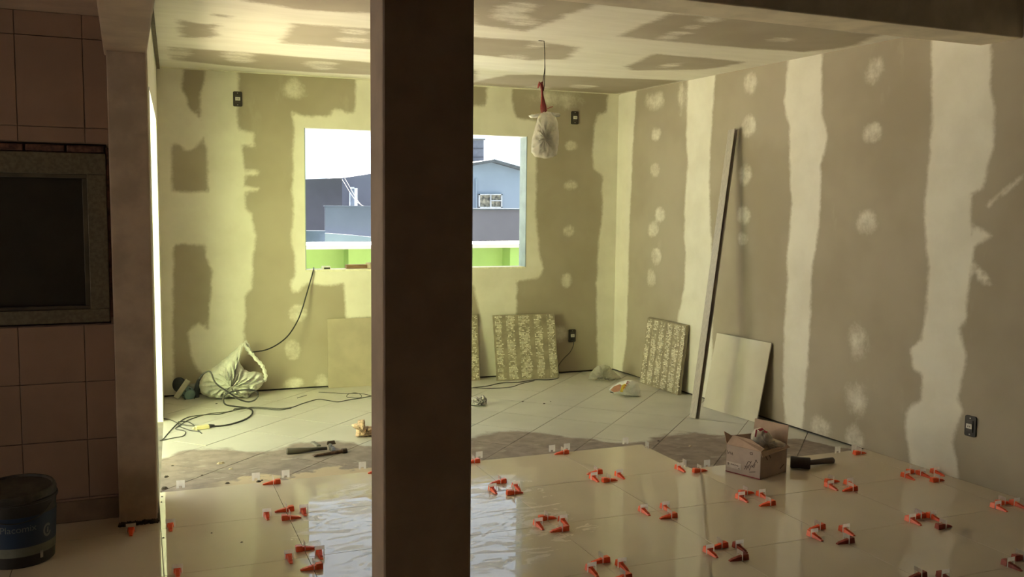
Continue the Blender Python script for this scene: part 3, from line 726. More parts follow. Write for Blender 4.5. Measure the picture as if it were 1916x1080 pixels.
# ---- sockets
sock = simple('socket_brown', (.035, .026, .020), .5, .15); sockw = simple('socket_insert', (.62, .60, .55), .5, .08); screwm = simple('screw_zinc', (.5, .48, .45), .4, .1, metal=.6)
def socket(c, u, nrm, label):
    c, u, nrm = Vector(c), Vector(u).normalized(), Vector(nrm).normalized(); t = thing('wall_socket', c, label, 'socket', 'uncovered wall sockets')
    def bx(x0, x1, z0, z1, d0, d1): return MB().slab([c+u*x+X3*z+nrm*d0 for x, z in ((x0,z0),(x1,z0),(x1,z1),(x0,z1))], nrm*(d1-d0))
    mb = MB(); pts = []
    for cx, cz, a0 in ((.026,.05,0),(-.026,.05,90),(-.026,-.05,180),(.026,-.05,270)):
        for k in range(4): a = math.radians(a0+30*k); pts.append(c+u*(cx+.010*math.cos(a))+X3*(cz+.010*math.sin(a))+nrm*.001)
    mb.slab(pts, nrm*.010); mb.build('plate', sock, t)
    bx(-.020,.020,-.032,.034,.011,.016).build('module_bridge', simple('socket_bridge', (.055,.045,.035), .5), t)
    ins = bx(-.019,.019,-.013,.014,.016,.021).build('insert', sockw, t)
    for s_ in (-.006, .006): bx(s_-.0022,s_+.0022,-.004,.004,.0211,.0216).build('pin_hole', sock, ins)
    for z in (-.047, .047):
        M_ = Matrix.Translation(c+X3*z+nrm*.011) @ nrm.to_track_quat('Z','Y').to_matrix().to_4x4()
        MB().lathe([(.0001,.003),(.004,.003),(.004,0)], 10, M_).build('screw', screwm, t)
BN = Vector((TG, -1, 0)).normalized(); RN = Vector((-1, -TB, 0)).normalized()
socket(BW(444.5,185.5), BU, BN, 'dark wall socket high on the back wall, left of the window')
socket(BW(1075,220.5), BU, BN, 'dark wall socket high on the back wall, right of the window')
socket(BW(1070,628), BU, BN, 'dark wall socket low on the back wall with a cable plugged in')
socket(RW(1817.5,797.5), RU, RN, 'dark wall socket low on the right wall near the front')

# ---- cables
black = simple('cable_black', (.030, .028, .025), .5, .1); greyc = simple('cable_dark_grey', (.075, .070, .058), .55, .1)
def fl(x, y, r=.004, ylim=7.36):
    p = F(x, y, ZO+r)
    return p if p.y < ylim else AY(x, y, ylim)
def cable(name, label, px, r, mat, group=None, pts3=None, cat='cable'):
    P_ = pts3 or [fl(x, y, r) for x, y in px]
    for p in P_: p.z = max(p.z, ZO+r*.9)
    return tag(MB().tube(smooth_path(P_, 7), r, 7).build(name, mat, smooth=True), label, cat, group)
wl_ = [(587,501,-.05),(586,507,.012),(582,522,.02),(573,553,.05),(565,580,.08),(556,602,.11),(540,627,.16),(520,644,.20),(497,655,.24),(472,659,.30)]
cable('window_cable', 'black cable drooping from the window sill to the white bag', None, .0055, black, pts3=[BW(x, y, o_) for x, y, o_ in wl_])
saw_pts = [(372.6,709),(378,702),(384,697.4),(391,695),(396,700),(401,713),(410,723),(427,734),(442.6,745),(455.5,750.5),(467,752),(477.6,748),(482.8,740),(480,733),(471,730),(455.5,729.8),(436,732.5),(421.8,739),(418,748),(421.8,757),(436,760.3),(462,763.5),(472,768.5),(470,777),(457,785.6),(435.5,793),(416,796.7),(393,797.6)]
P_ = []
for i, (x, y) in enumerate(saw_pts):
    p = fl(x, y, .006, 7.20+.0*i) if i > 17 else AY(x, y, 7.20-.012*i if i < 9 else 7.10)
    P_.append(p)
cable('saw_cord', 'thick black cord looping from the circular saw to the beige plug', None, .006, black, pts3=P_)
cable('extension_cord', 'thin dark extension cord winding from the pillar to the doorway', [(705,740),(696.6,740.7),(681.6,743.9),(649.5,749),(632,752),(611,749),(594,747.5),(568,754.6),(547,762),(525,764.6),(491,763),(470,762.5),(440,767.4),(410,775),(382,776.5),(352,781),(333,792),(318,807),(306,821),(299.5,824.5)], .0038, greyc)
cable('extension_cord', 'second thin cord bending back beside the beige plug', [(545,764),(522,767),(491,765),(462,764),(440,765),(432,770),(390.6,774.5),(354,785.6),(337,796),(328.5,802.7),(345.6,807),(343.5,815.6),(324,819.8),(301,824.5)], .0035, greyc)
cable('extension_cord', 'thin cord from the doorway into the beige plug', [(300.7,782.8),(318,785.6),(333,792),(350,796.3),(365,797.3)], .0038, greyc)
cable('loose_cord', 'short black cord end lying in front of the beige plug', [(333,789.5),(350,789),(363,796.3),(371,806),(377.7,811)], .0035, black)
cable('loose_cord', 'short curled cord end pointing under the beige plug', [(334,795),(338,799),(354,805),(366,807),(374,808.3)], .0033, black)
cable('thin_wire', 'thin wire coiled on the floor left of the pillar', [(596,734),(624,735.5),(649.5,737),(664.5,735.4),(675,738.7),(675,744),(662,744.8),(649.5,743),(649.8,739.5),(657,736.5),(680,737.5),(697,741.5)], .0026, greyc)
cable('thin_wire', 'short wire offcut on the floor below the beige board', [(556,745),(566,742),(574,739.5)], .0026, greyc)
oc = [F(884.6,725.6,ZO+.004),F(914,722,ZO+.004),F(937,717,ZO+.004),F(972,715.3,ZO+.004),F(999,711,ZO+.004),F(1027,710.7,ZO+.004),F(1044,707.5,ZO+.004),BW(1045,699,.10),BW(1045,684.5,.07),BW(1055,671,.05),BW(1066.7,659,.035),BW(1072.5,647.5,.03),BW(1074,637,.028)]
cable('socket_cable', 'thin cable dropping from the low back socket and running behind the pillar', None, .0038, greyc, pts3=oc)
cable('socket_cable', 'second strand of cable on the floor in front of the leaning tile', [(870,727),(884.6,726),(921,727),(955.8,724.4),(976,718),(1000,712.5)], .0035, greyc)
# beige plug
c = F(379,799.5,ZO+.014); ax, ay, an = cam_frame(c); dv = (F(391,796.5)-F(367,800)).normalized(); wv = Vector((-dv.y, dv.x, 0))
t = thing('cable_plug', F(379,799.5), 'beige cable coupling lying on the old floor tiles', 'plug')
MB().hexa([c+dv*a+wv*b-X3*.012 for a, b in ((-.055,-.020),(.045,-.024),(.045,.024),(-.055,.020))], [c+dv*a+wv*b+X3*.014 for a, b in ((-.05,-.014),(.042,-.019),(.042,.019),(-.05,.014))]).build('housing', simple('plug_beige', (.66,.58,.32), .5, .08), t, bevel=.004)
MB().tube([c+dv*.044, c+dv*.066, c+dv*.085], [.015,.011,.007], 12).build('strain_relief', black, t, smooth=True)
MB().tube([c-dv*.054, c-dv*.072], [.010,.006], 10).build('strain_relief', simple('plug_cream', (.72,.65,.42), .5), t, smooth=True)

# ---- circular saw in the left corner
Os = F(352,749); ax, ay, an = cam_frame(Os)
def SP(x, y, dd=0.0):
    p = PL(x, y, Os-an*.10, an); p = p+an*dd; return p
t = thing('circular_saw', Os, 'blue-grey electric tile saw lying on its side in the left corner', 'saw')
blue = simple('saw_blue_grey', (.17, .26, .27), .45, .12, 14.0); dkb = simple('saw_dark_grip', (.055, .065, .07), .6, .1)
pA, pB = SP(329,742,.05), SP(352,709,.05); dv = (pB-pA).normalized(); ww = dv.cross(an).normalized()
MB().slab([pA-ww*.020, pB-ww*.020, pB+ww*.020, pA+ww*.020], an*.006).build('base_plate', simple('saw_plate', (.62, .60, .50), .5, .1, metal=.3), t, bevel=.002)
MB().slab([pA+ww*.018+an*.0, pB+ww*.018, pB+ww*.021, pA+ww*.021], an*.028).build('plate_rim', simple('saw_plate', (0, 0, 0)), t)
mc = SP(352,735,.02); md = (an*.93+ax*.25-X3*.1).normalized(); Mm = Matrix.Translation(mc-md*.08) @ md.to_track_quat('Z','Y').to_matrix().to_4x4()
MB().lathe([(.034,0),(.050,.01),(.052,.09),(.049,.115),(.040,.130),(.020,.134),(.0005,.134)], 24, Mm).build('motor_housing', blue, t, smooth=True, autosmooth=35)
for k in range(8):
    a = 2*math.pi*k/8; q = mc+md*.045+(Mm.to_3x3() @ Vector((math.cos(a), math.sin(a), 0)))*.0515
    MB().box(q, (.006,.006,.03), Mm.to_3x3().normalized()).build('vent_slot', dkb, t)
bc = SP(335,722,-.02); bd_ = (an*.75-ax*.6+X3*.1).normalized(); Mb = Matrix.Translation(bc) @ bd_.to_track_quat('Z','Y').to_matrix().to_4x4()
MB().lathe([(.0005,0),(.055,0),(.055,.0022),(.0005,.0022)], 36, Mb).build('blade', simple('blade_rust', (.16,.10,.07), .45, .2, metal=.5), t)
MB().lathe([(.060,-.004),(.060,.016),(.030,.018),(.0005,.018)], 28, Matrix.Translation(bc-bd_*.008+X3*.004) @ bd_.to_track_quat('Z','Y').to_matrix().to_4x4()).build('blade_guard', dkb, t, smooth=True, autosmooth=35)
MB().tube(smooth_path([SP(367,746,.0), SP(368,732,.02), SP(370,718,.02), SP(373,709,.0)], 5), [.022,.022,.023,.023,.024,.024,.023,.022,.021,.020,.019,.018,.017,.016,.013,.010], 14).build('handle', dkb, t, smooth=True)
MB().tube(smooth_path([SP(372,710,-.0), SP(378,702,.0), SP(384,697.5,.0)], 5), [.009-.0003*k for k in range(11)], 10).build('cord_sleeve', black, t, smooth=True)
MB().box(SP(360,725,-.02), (.06,.05,.05)).build('gear_case', simple('gear_grey', (.30,.30,.27), .5, .1), t, bevel=.01)

# ---- plastic bags
def film(name, col, clear=.25, rough=.4, trans=.4):
    n = NT(name); v = n.obj(); nt_, L_ = n.t, n.L
    nz = n.noise(n.scale(v, (1, 1, 1)), 22.0, 4.0, .6, 1.2)
    c_ = n.mix(n.step(nz, .3, .75), col, tuple(x*.82 for x in col)); n.set(c_, rough, .4); n.bump(nz, .5, .006)
    tr = n.n('ShaderNodeBsdfTranslucent'); n.link(c_, tr.inputs[0])
    tp = n.n('ShaderNodeBsdfTransparent')
    m1 = n.n('ShaderNodeMixShader'); m1.inputs[0].default_value = trans; n.link(n.b.outputs[0], m1.inputs[1]); n.link(tr.outputs[0], m1.inputs[2])
    m2 = n.n('ShaderNodeMixShader'); m2.inputs[0].default_value = clear; n.link(m1.outputs[0], m2.inputs[1]); n.link(tp.outputs[0], m2.inputs[2])
    n.link(m2.outputs[0], n.out.inputs['Surface']); return n.m
whitefilm = film('white_plastic_film', (.95, .94, .86), .03, .4, .15); clearfilm = film('clear_plastic_film', (.72, .70, .58), .55)
Ob = F(425,749); ax, ay, an = cam_frame(Ob); Ob = Ob-an*.10
t = thing('plastic_bag', F(425,747), 'big white crumpled plastic carrier bag in the left corner', 'bag')
ol = densify([Vector(p) for p in sil([(374,713),(372.6,726),(376.5,736),(390.7,744),(416.7,748),(442.6,749),(466,745),(475,734),(488,723.3),(496,713),(490,698),(481.5,696),(470,697),(457,692),(449,678),(444,666),(449,652),(457,640),(447,648),(429.6,663.7),(403.7,684.4),(384,697.4)], Ob, ZO+.002)], .018, .003, 4)
cc = Vector(sil([(432,718)], Ob, ZO)[0])
star_blob(ol, cc, .13, .10, ax, ay, an, Ob, 9, .22, 3).build('bag_body', whitefilm, t, smooth=True)
hp_ = [PL(x, y, Ob+an*.02, an) for x, y in ((455,642),(462,652),(470,661),(479,672),(487,680),(492,687),(495.5,697),(497,706),(494,714))]
def ribbon(path, w, th, vdir):
    mb = MB(); vs = []; fs = []; path = smooth_path(path, 4); n_ = len(path)
    for i, p in enumerate(path):
        tt = (path[min(i+1,n_-1)]-path[max(i-1,0)]).normalized(); s_ = tt.cross(vdir).normalized(); wv_ = w*(1+.25*math.sin(i*1.7))
        vs += [p-s_*wv_-vdir*th, p+s_*wv_-vdir*th, p+s_*wv_+vdir*th, p-s_*wv_+vdir*th]
    for i in range(n_-1):
        for k in range(4): fs.append((i*4+k, i*4+(k+1)%4, i*4+4+(k+1)%4, i*4+4+k))
    fs += [(3,2,1,0), tuple((n_-1)*4+k for k in range(4))]
    return mb.add(vs, fs)
ribbon(hp_, .014, .004, an).build('bag_handle', whitefilm, t, smooth=True)
ribbon([PL(x, y, Ob-an*.03, an) for x, y in ((459,638),(464,645),(468,655),(466,664))], .010, .003, an).build('bag_handle', whitefilm, t, smooth=True)

# hanging bag
hp = F(1018,75,H); ax, ay, an = cam_frame(hp)
def HP(x, y, dd=0.0): return PL(x, y, hp, an)+an*dd
t = thing('hanging_bag', hp, 'knotted translucent plastic bag hanging from the ceiling on red wires', 'bag')
ol = densify([Vector(((HP(x, y)-hp).dot(ax), HP(x, y).z-hp.z)) for x, y in ((1012,211),(1007,216),(1004,228),(999,245),(995,264),(994,285),(1000,294),(1011,295.5),(1022,297),(1034,295),(1042,290),(1045,270),(1045.5,250),(1044,230),(1039,217),(1031,210),(1022,208))], .014, .002, 2)
c0 = HP(1021,262); cc = Vector(((c0-hp).dot(ax), c0.z-hp.z))
star_blob(ol, cc, .075, .07, ax, ay, an, hp, 8, .10, 8).build('bag_body', film('hanging_film', (.86,.82,.70), .20), t, smooth=True)
for pts in (((1012,212),(1002,213),(994,214),(989,217),(993,221),(1002,221),(1010,219)), ((1030,211),(1038,211),(1045,211),(1050,214),(1046,219),(1037,219),(1030,217))):
    ol = densify([Vector(((HP(x, y)-hp).dot(ax), HP(x, y).z-hp.z)) for x, y in pts], .008, .001, 5)
    m_ = sum((Vector(p) for p in ol), Vector((0, 0)))/len(ol)
    star_blob(ol, m_, .012, .010, ax, ay, an, hp, 4, .15, 4).build('knot_ear', whitefilm, t, smooth=True)
inm = simple('bag_contents', (.10,.095,.08), .7, .2)
MB().tube([HP(1021,228), HP(1020,250,.01), HP(1022,275,-.01), HP(1024,290)], [.012,.03,.034,.014], 10).build('contents', inm, t, smooth=True)
MB().tube([HP(1006,252,.0), HP(1003,268,.0), HP(1003,285,0)], [.005,.010,.006], 8).build('contents', inm, t, smooth=True)
redw = simple('wire_red', (.30,.035,.03), .5, .12); blkw = simple('wire_black', (.05,.04,.03), .5)
MB().tube([HP(1007.5,75,.0)-X3*.004, HP(1013,75.5)-X3*.004, HP(1018,77), HP(1019,90), HP(1019.3,118), HP(1018.5,135), HP(1016,152), HP(1014,168)], .0026, 6).build('supply_wire', blkw, t, smooth=True)
MB().tube([HP(1018,77,.004), HP(1019.5,100,.004), HP(1019.8,130,.004), HP(1018.5,160,.004), HP(1017,170)], .0026, 6).build('supply_wire', blkw, t, smooth=True)
rn = random.Random(5)
for k in range(8):
    s_ = (k-3.5)/3.5; e = rn.uniform(-.012, .012)
    pth = [HP(1006+k*1.2, 160+abs(s_)*4+rn.uniform(-3,3), e), HP(1008+k*1.0, 155+rn.uniform(-2,2), e), HP(1011+k*.8, 163, e), HP(1014.5+s_*1.2, 174, e*.4), HP(1016+s_*3.2, 190, e*.6), HP(1017+s_*5.5, 202, e), HP(1018+s_*5.0, 213+rn.uniform(-3,1), e)]
    MB().tube(smooth_path(pth, 4), .0028, 6).build('red_wire', redw, t, smooth=True)
MB().tube([HP(1024,204), HP(1029,201), HP(1035,199.5)], .0025, 6).build('red_wire', redw, t, smooth=True)

def crumple(name, label, cat, px, base, mat, df, db, wr, seed, center, z=ZO, step=.012, jit=.002, pname='body'):
    Oc = F(base[0], base[1], z); ax, ay, an = cam_frame(Oc); Oc2 = Oc-an*df*.7
    t = thing(name, Oc, label, cat)
    ol = densify([Vector(p) for p in sil(px, Oc2, z+.001)], step, jit, seed); cc = Vector(sil([center], Oc2, z)[0])
    star_blob(ol, cc, df, db, ax, ay, an, Oc2, 6, wr, seed).build(pname, mat, t, smooth=True); return t, Oc2, ax, ay, an
# clear bag heap in the far corner, mortar sack, papers
crumple('clear_bag', 'crumpled clear plastic bag heaped in the far right corner', 'bag', [(1101,711),(1104,700),(1112,690),(1117,685),(1126,684),(1133,682),(1141,686),(1147,694),(1158,703),(1163,709),(1150,713),(1120,714)], (1130,713), film('clear_heap_film', (.85,.82,.70), .45), .08, .06, .25, 12, (1130,702))
t, O_, ax, ay, an = crumple('mortar_sack', 'white mortar sack with yellow stripe and red letters by the stacked tiles', 'sack', [(1139,730),(1146,722),(1158,715),(1172,711.5),(1184,711),(1193,716),(1197,728),(1199,742),(1186,743),(1172,741.5),(1160,738),(1148,736)], (1172,743), simple('sack_white', (.74,.72,.66), .6, .08, 14.0, .2), .07, .06, .08, 21, (1172,728))
def on_face(px, O_, ax, an, d=.0): return [PL(x, y, O_+an*d, an) for x, y in px]
def pil(name, px, mat, parent, O_, an, d, th=.003): MB().slab(on_face(px, O_, None, an, d), an*th).build(name, mat, parent)
pil('yellow_stripe', ((1160,733),(1164,721),(1169,718),(1172,720),(1165,734)), simple('sack_yellow', (.75,.55,.05), .6), t, O_, an, .068)
pil('orange_end', ((1142,730),(1149,723),(1160,719),(1163,721),(1159,732),(1149,734)), simple('sack_salmon', (.62,.30,.20), .6, .2), t, O_, an, .064)
redl = simple('letter_red', (.45,.04,.05), .6)
for k, (x, y) in enumerate(((1168.5,725.5),(1171,721.5),(1173.5,717.5),(1175.5,714.5))):
    for q in (((x-2,y),(x+2.4,y+1.4),(x+2.6,y+.5),(x-1.8,y-.9)), ((x-1.6,y-1),(x-.8,y-.7),(x-2,y+2),(x-2.8,y+1.7))): pil('letter', q, redl, t, O_, an, .073, .002)
pil('letter', ((1141,734.2),(1148,736),(1148,734.6),(1142,732.8)), black, t, O_, an, .070, .002)
crumple('crumpled_paper', 'crumpled white paper ball right of the pillar foot', 'paper', [(880,757),(880,746),(890,742),(897,745),(901,738),(907,741),(911,748),(911,756),(905,761),(896,760),(888,758)], (898,760), simple('paper_white', (.62,.58,.55), .8, .35, 60.0, .6), .05, .04, .35, 31, (898,751))
t, O_, ax, ay, an = crumple('paper_bag', 'torn brown paper bag lying left of the pillar', 'bag', [(665,816),(666,806),(664,798),(657.5,795),(668,792),(670,786),(682,785),(682,793),(680,799),(690,797),(700,800),(706,806),(706,817),(690,818),(676,817)], (684,818), simple('kraft_paper', (.66,.46,.31), .85, .25, 40.0, .4), .06, .05, .22, 37, (684,807))

# ---- hand tools on the dirt strip
t = thing('hammer', F(580,845), 'hammer with long dark handle lying on the dirty floor strip', 'hammer')
a, b = F(536,844.8,ZO+.020), F(612,839.0,ZO+.018); dv = (b-a).normalized()
wood = simple('handle_dark_wood', (.085,.070,.055), .6, .2, 8.0, stretch=(1,1,1)); iron = simple('tool_iron', (.15,.13,.115), .5, .25, 30.0, .1, metal=.5)
MB().tube([a, a.lerp(b,.03), a.lerp(b,.3), a.lerp(b,.62), b], [.017,.020,.018,.013,.010], 14).build('handle', wood, t, smooth=True)
hh = b+dv*.03; pv = Vector((-dv.y, dv.x, 0))
MB().box(hh+X3*-.003, (.03,.03,.026), Matrix((dv, pv, X3)).transposed()).build('head', iron, t, bevel=.004)
MB().tube([hh+pv*.015, hh+pv*.065], [.012,.014], 12).build('striking_face', iron, t, smooth=True, autosmooth=40)
MB().hexa([hh-pv*.015+dv*s_*.012+X3*z for s_, z in ((-1,-.012),(1,-.012),(1,.012),(-1,.012))], [hh-pv*.075+dv*s_*.012+X3*z for s_, z in ((-1,-.002),(1,-.002),(1,.002),(-1,.002))]).build('claw', iron, t)
t = thing('chisel', F(616,850), 'rusty brown chisel lying in front of the hammer', 'chisel')
a, b = F(586,853.5,ZO+.012), F(640,844.5,ZO+.012); dv = (b-a).normalized(); pv = Vector((-dv.y, dv.x, 0)); rust = simple('rusty_steel', (.16,.085,.055), .7, .3, 40.0, .2)
MB().tube([a.lerp(b,.1), a.lerp(b,.5), b], [.009,.010,.011], 8).build('shank', rust, t, smooth=True, autosmooth=40)
MB().hexa([a+pv*s_*.014+X3*z for s_, z in ((-1,-.002),(1,-.002),(1,.002),(-1,.002))], [a.lerp(b,.12)+pv*s_*.009+X3*z for s_, z in ((-1,-.008),(1,-.008),(1,.008),(-1,.008))]).build('blade', rust, t)
MB().tube([b, b+dv*.03], [.017,.017], 10).build('striking_cap', simple('cap_dark', (.09,.05,.04), .6, .2), t, smooth=True, autosmooth=40)
c = F(591,832.5,ZO); MB_ = MB(); dv = (F(599,836)-F(584,828)).normalized(); pv = Vector((-dv.y, dv.x, 0))
MB_.hexa([c+dv*a+pv*b for a, b in ((-.06,-.015),(.055,-.02),(.06,.012),(-.05,.018))], [c+dv*a+pv*b+X3*.012 for a, b in ((-.055,-.01),(.05,-.016),(.055,.008),(-.045,.013))])
tag(MB_.build('tile_shard', simple('shard_grey', (.22,.20,.17), .8, .2), bevel=.002), 'narrow grey tile shard behind the hammer', 'shard')
c = F(619,831,ZO); MB_ = MB().hexa([c+Vector(p) for p in ((-.03,-.02,0),(.03,-.018,0),(.035,.02,0),(-.025,.018,0))], [c+Vector(p) for p in ((-.025,-.012,.022),(.02,-.012,.026),(.028,.014,.02),(-.02,.012,.018))])
tag(MB_.build('brick_chip', simple('chip_brown', (.13,.08,.06), .9, .3), bevel=.003), 'brown brick chip behind the hammer head', 'chip')

# ---- rubber mallet
t = thing('rubber_mallet', F(1510,881,0), 'black rubber mallet lying beside the cardboard box', 'mallet')
ha = F(1496,879.5,0); hb_ = F(1524,882,0); dv = (hb_-ha).normalized(); hm = (ha+hb_)/2+Vector((-.01, .05, .036)); rub = simple('black_rubber', (.045,.036,.032), .65, .15)
h0, h1_ = hm-dv*.058, hm+dv*.058
MB().tube([h0, h0+dv*.006, hm, h1_-dv*.006, h1_], [.033,.036,.034,.036,.033], 22).build('head', rub, t, smooth=True, autosmooth=50)
he = F(1559,861.5,.016); hs_ = hm+Vector((.03, .0, -.006)); hd_ = (he-hs_)
MB().tube([hs_, hs_+hd_*.3, hs_+hd_*.85, hs_+hd_*.97, he], [.014,.016,.019,.020,.014], 14).build('handle', simple('mallet_handle', (.085,.062,.05), .6, .15), t, smooth=True)

# ---- cardboard box
A, B, Cc = F(1357.7,882,.001), F(1422,898,.001), F(1471,882.5,.001); Dd = A+Cc-B; hbx = .165
card = simple('cardboard_grey', (.42,.33,.28), .8, .08, 7.0); cardin = simple('cardboard_inner', (.50,.35,.26), .85, .08, 7.0); ink = simple('print_brown', (.10,.07,.06), .7, .1)
t = thing('cardboard_box', (A+Cc)/2, 'open cardboard box with raised flaps and printed sides on the new tiles', 'box')
def face(P0, P1, th=.004):
    inn = ((A+Cc)/2-(P0+P1)/2).normalized(); return MB().slab([P0, P1, P1+X3*hbx, P0+X3*hbx], inn*th)
for nm, p, q in (('side_panel', A, B), ('side_panel', B, Cc), ('side_panel', Cc, Dd), ('side_panel', Dd, A)): face(p, q).build(nm, card if nm else None, t)
MB().slab([A, B, Cc, Dd], X3*.004).build('bottom_panel', cardin, t)
nAB = (B-A).cross(X3).normalized(); nAB = nAB if nAB.dot(A-(A+Cc)/2) > 0 else -nAB
nBC = (Cc-B).cross(X3).normalized(); nBC = nBC if nBC.dot(B-(A+Cc)/2) > 0 else -nBC
T = X3*hbx; uAB = (B-A).normalized(); uBC = (Cc-B).normalized()
def flap(pts, nn): MB().slab(pts, nn*.004).build('flap', cardin, t)
flap([A+T, B+T, B+T-nAB*.035+X3*.012, B+T-uAB*.09-nAB*.035+X3*.050, A+T+uAB*.03-nAB*.02+X3*.058], -nAB)
flap([Dd+T, Cc+T, Cc+T-nAB*.0+X3*.115+uBC*.01, Dd+T+X3*.115-nAB*.02], nAB)
flap([Dd+T, A+T, A+T-nBC*.022+X3*.075, A+T-nBC*.016-nAB*.07+X3*.04, Dd+T-nBC*.012+X3*.022], nBC)
flap([B+T, Cc+T, Cc+T+nBC*.022-X3*.012, B+T+nBC*.014-X3*.03], -nBC)
Of = A+nAB*.0006; uu = uAB; W_ = (B-A).length
lb = MB().slab([Of+uu*x+X3*z for x, z in ((.004,.030),(.105,.030),(.105,.066),(.004,.066))], nAB*.0008).build('label_patch', simple('print_pale', (.56,.47,.41), .8), t)
sticks('label_print', ink, lb, [(.012,.052,.018,.058),(.018,.058,.024,.050),(.024,.050,.014,.046),(.034,.052,.044,.053),(.046,.052,.058,.051),(.060,.051,.070,.053),(.072,.052,.086,.049),(.086,.036,.096,.034)], Of+nAB*.0008, uu, X3, nAB, .004)
sticks('print_mark', ink, t, [(.006,.130,.016,.112),(.010,.112,.024,.118),(.024,.128,.034,.110),(.034,.110,.044,.120),(.040,.126,.046,.108),(.160,.146,.176,.150),(.176,.150,.178,.138),(.164,.136,.178,.138),(.160,.146,.164,.136)], Of, uu, X3, nAB, .003)
sticks('print_mark', ink, t, [(.128,.040,.150,.090),(.140,.040,.152,.072),(.150,.050,.172,.098),(.160,.040,.170,.070),(.176,.060,.206,.112),(.188,.060,.196,.085),(.196,.110,.214,.096),(.128,.060,.146,.056),(.152,.094,.168,.088),(.172,.072,.186,.066),(.160,.030,.200,.040)], Of, uu, X3, nAB, .0035)
sticks('print_mark', ink, t, [(.03,.150,.07,.105),(.07,.150,.10,.11),(.20,.03,.24,.05)], B+nBC*.0006, uBC, X3, nBC, .006)
MB().slab([Of+uu*x+X3*z for x, z in ((0,.0),(W_,.0),(W_,.006),(0,.006))], nAB*.0008).build('red_band', simple('print_red', (.30,.05,.05), .8), t)
Oc = (A*.25+Cc*.75); 
oc_ = F(1444,852,hbx*.8); ax, ay, an = cam_frame(oc_)
tt = thing('crumpled_bag', oc_, 'crumpled cream plastic bag with red print stuffed in the cardboard box', 'bag')
Ocen = (A+B+Cc+Dd)/4+X3*(hbx*.9)+uBC*.03; ol = densify([Vector(((PL(x,y,Ocen,an)-Ocen).dot(ax), PL(x,y,Ocen,an).z-Ocen.z)) for x, y in ((1404,824),(1406,812),(1412,803),(1422,800),(1434,804),(1441,812),(1447,822),(1460,826),(1470,831),(1468,840),(1448,846),(1428,845),(1416,836))], .012, .002, 6)
m_ = sum((Vector(p) for p in ol), Vector((0,0)))/len(ol)
star_blob(ol, m_, .05, .05, ax, ay, an, Ocen, 6, .16, 17).build('body', simple('cream_film', (.80,.70,.54), .5, .12, 25.0, .2), tt, smooth=True)
for q in (((1412,817),(1414,804),(1417,804),(1415,818)), ((1417,803),(1426,801),(1430,804),(1422,807)), ((1430,805),(1437,808),(1435,810.5),(1428,808))): MB().slab([PL(x, y, Ocen+an*.046, an) for x, y in q], an*.004).build('print', redl, tt)

# ---- bucket
bcx, bcy, br0 = -.462, 4.458, .150
t = thing('plaster_bucket', (bcx, bcy, 0), 'black plaster bucket with blue label standing by the kitchen wall', 'bucket')
bk = simple('bucket_black', (.030,.027,.024), .45, .15); hB = .315
part('body', MB().lathe([(.0005,0),(.132,0),(.138,.006),(.150,hB-.06),(.151,hB-.04),(.158,hB-.036),(.158,hB-.026),(.152,hB-.022),(.153,hB),(.146,hB),(.142,hB-.05),(.128,.012),(.0005,.012)], 40, cap=False).mesh('bucket_body', bk, True, 40), t)
def band(z0, z1, r0, r1, a0, a1, th=.0012):
    mb = MB(); vs = []; fs = []; N_ = 40
    for k in range(N_+1):
        a = math.radians(a0+(a1-a0)*k/N_)
        for r, z in ((r0,z0),(r1,z1),(r1+th,z1),(r0+th,z0)): vs.append(Vector((r*math.cos(a), r*math.sin(a), z)))
    for k in range(N_):
        for q in range(4): fs.append((k*4+q, k*4+(q+1)%4, k*4+4+(q+1)%4, k*4+4+q))
    fs += [(0,1,2,3), tuple(N_*4+q for q in (3,2,1,0))]; return mb.add(vs, fs)
rz = lambda z: .138+(.150-.138)*z/(hB-.06)
part('label_band', band(.092,.225, rz(.092)+.0004, rz(.225)+.0004, -215, 20).mesh('label_band', simple('label_blue', (.014,.036,.085), .5, .08), True, 40), t)
part('pale_stripe', band(.052,.092, rz(.052)+.0004, rz(.092)+.0004, -215, 20).mesh('pale_stripe', simple('label_pale', (.20,.21,.17), .6, .15), True, 40), t)
part('putty_drip', band(.030,.062, rz(.030)+.002, rz(.062)+.002, -52, -47, .003).mesh('putty_drip', simple('putty_dry', (.5,.48,.42), .8), True), t)
lidm = MB().lathe([(.0005,hB+.004),(.10,hB+.006),(.146,hB+.004),(.150,hB+.012),(.157,hB+.013),(.162,hB+.006),(.162,hB-.016),(.158,hB-.018)], 40, cap=False).mesh('lid', simple('lid_black', (.055,.048,.036), .5, .5, 14.0, col2=(.022,.02,.016)), True, 40)
lo_ = part('lid', lidm, t, Matrix.Translation((0,0,.004)) @ Matrix.Rotation(math.radians(3.5), 4, 'X') @ Matrix.Rotation(math.radians(-2), 4, 'Y'))
MBh = MB().tube(smooth_path([(-.157,0,hB-.03),(-.13,-.10,hB-.075),(-.06,-.155,hB-.10),(.02,-.168,hB-.105),(.10,-.135,hB-.085),(.157,0,hB-.03)], 6), .0025, 7)
part('wire_handle', MBh.mesh('wire_handle', bk, True), t)
def text_mesh(body, size):
    cu = bpy.data.curves.new('lettering_curve', 'FONT'); cu.body = body; cu.size = size; cu.align_x = 'CENTER'; cu.extrude = .0004
    o_ = bpy.data.objects.new('lettering_tmp', cu); COL.objects.link(o_)
    me = bpy.data.meshes.new_from_object(o_.evaluated_get(bpy.context.evaluated_depsgraph_get()))
    bpy.data.objects.remove(o_); bpy.data.curves.remove(cu); return me
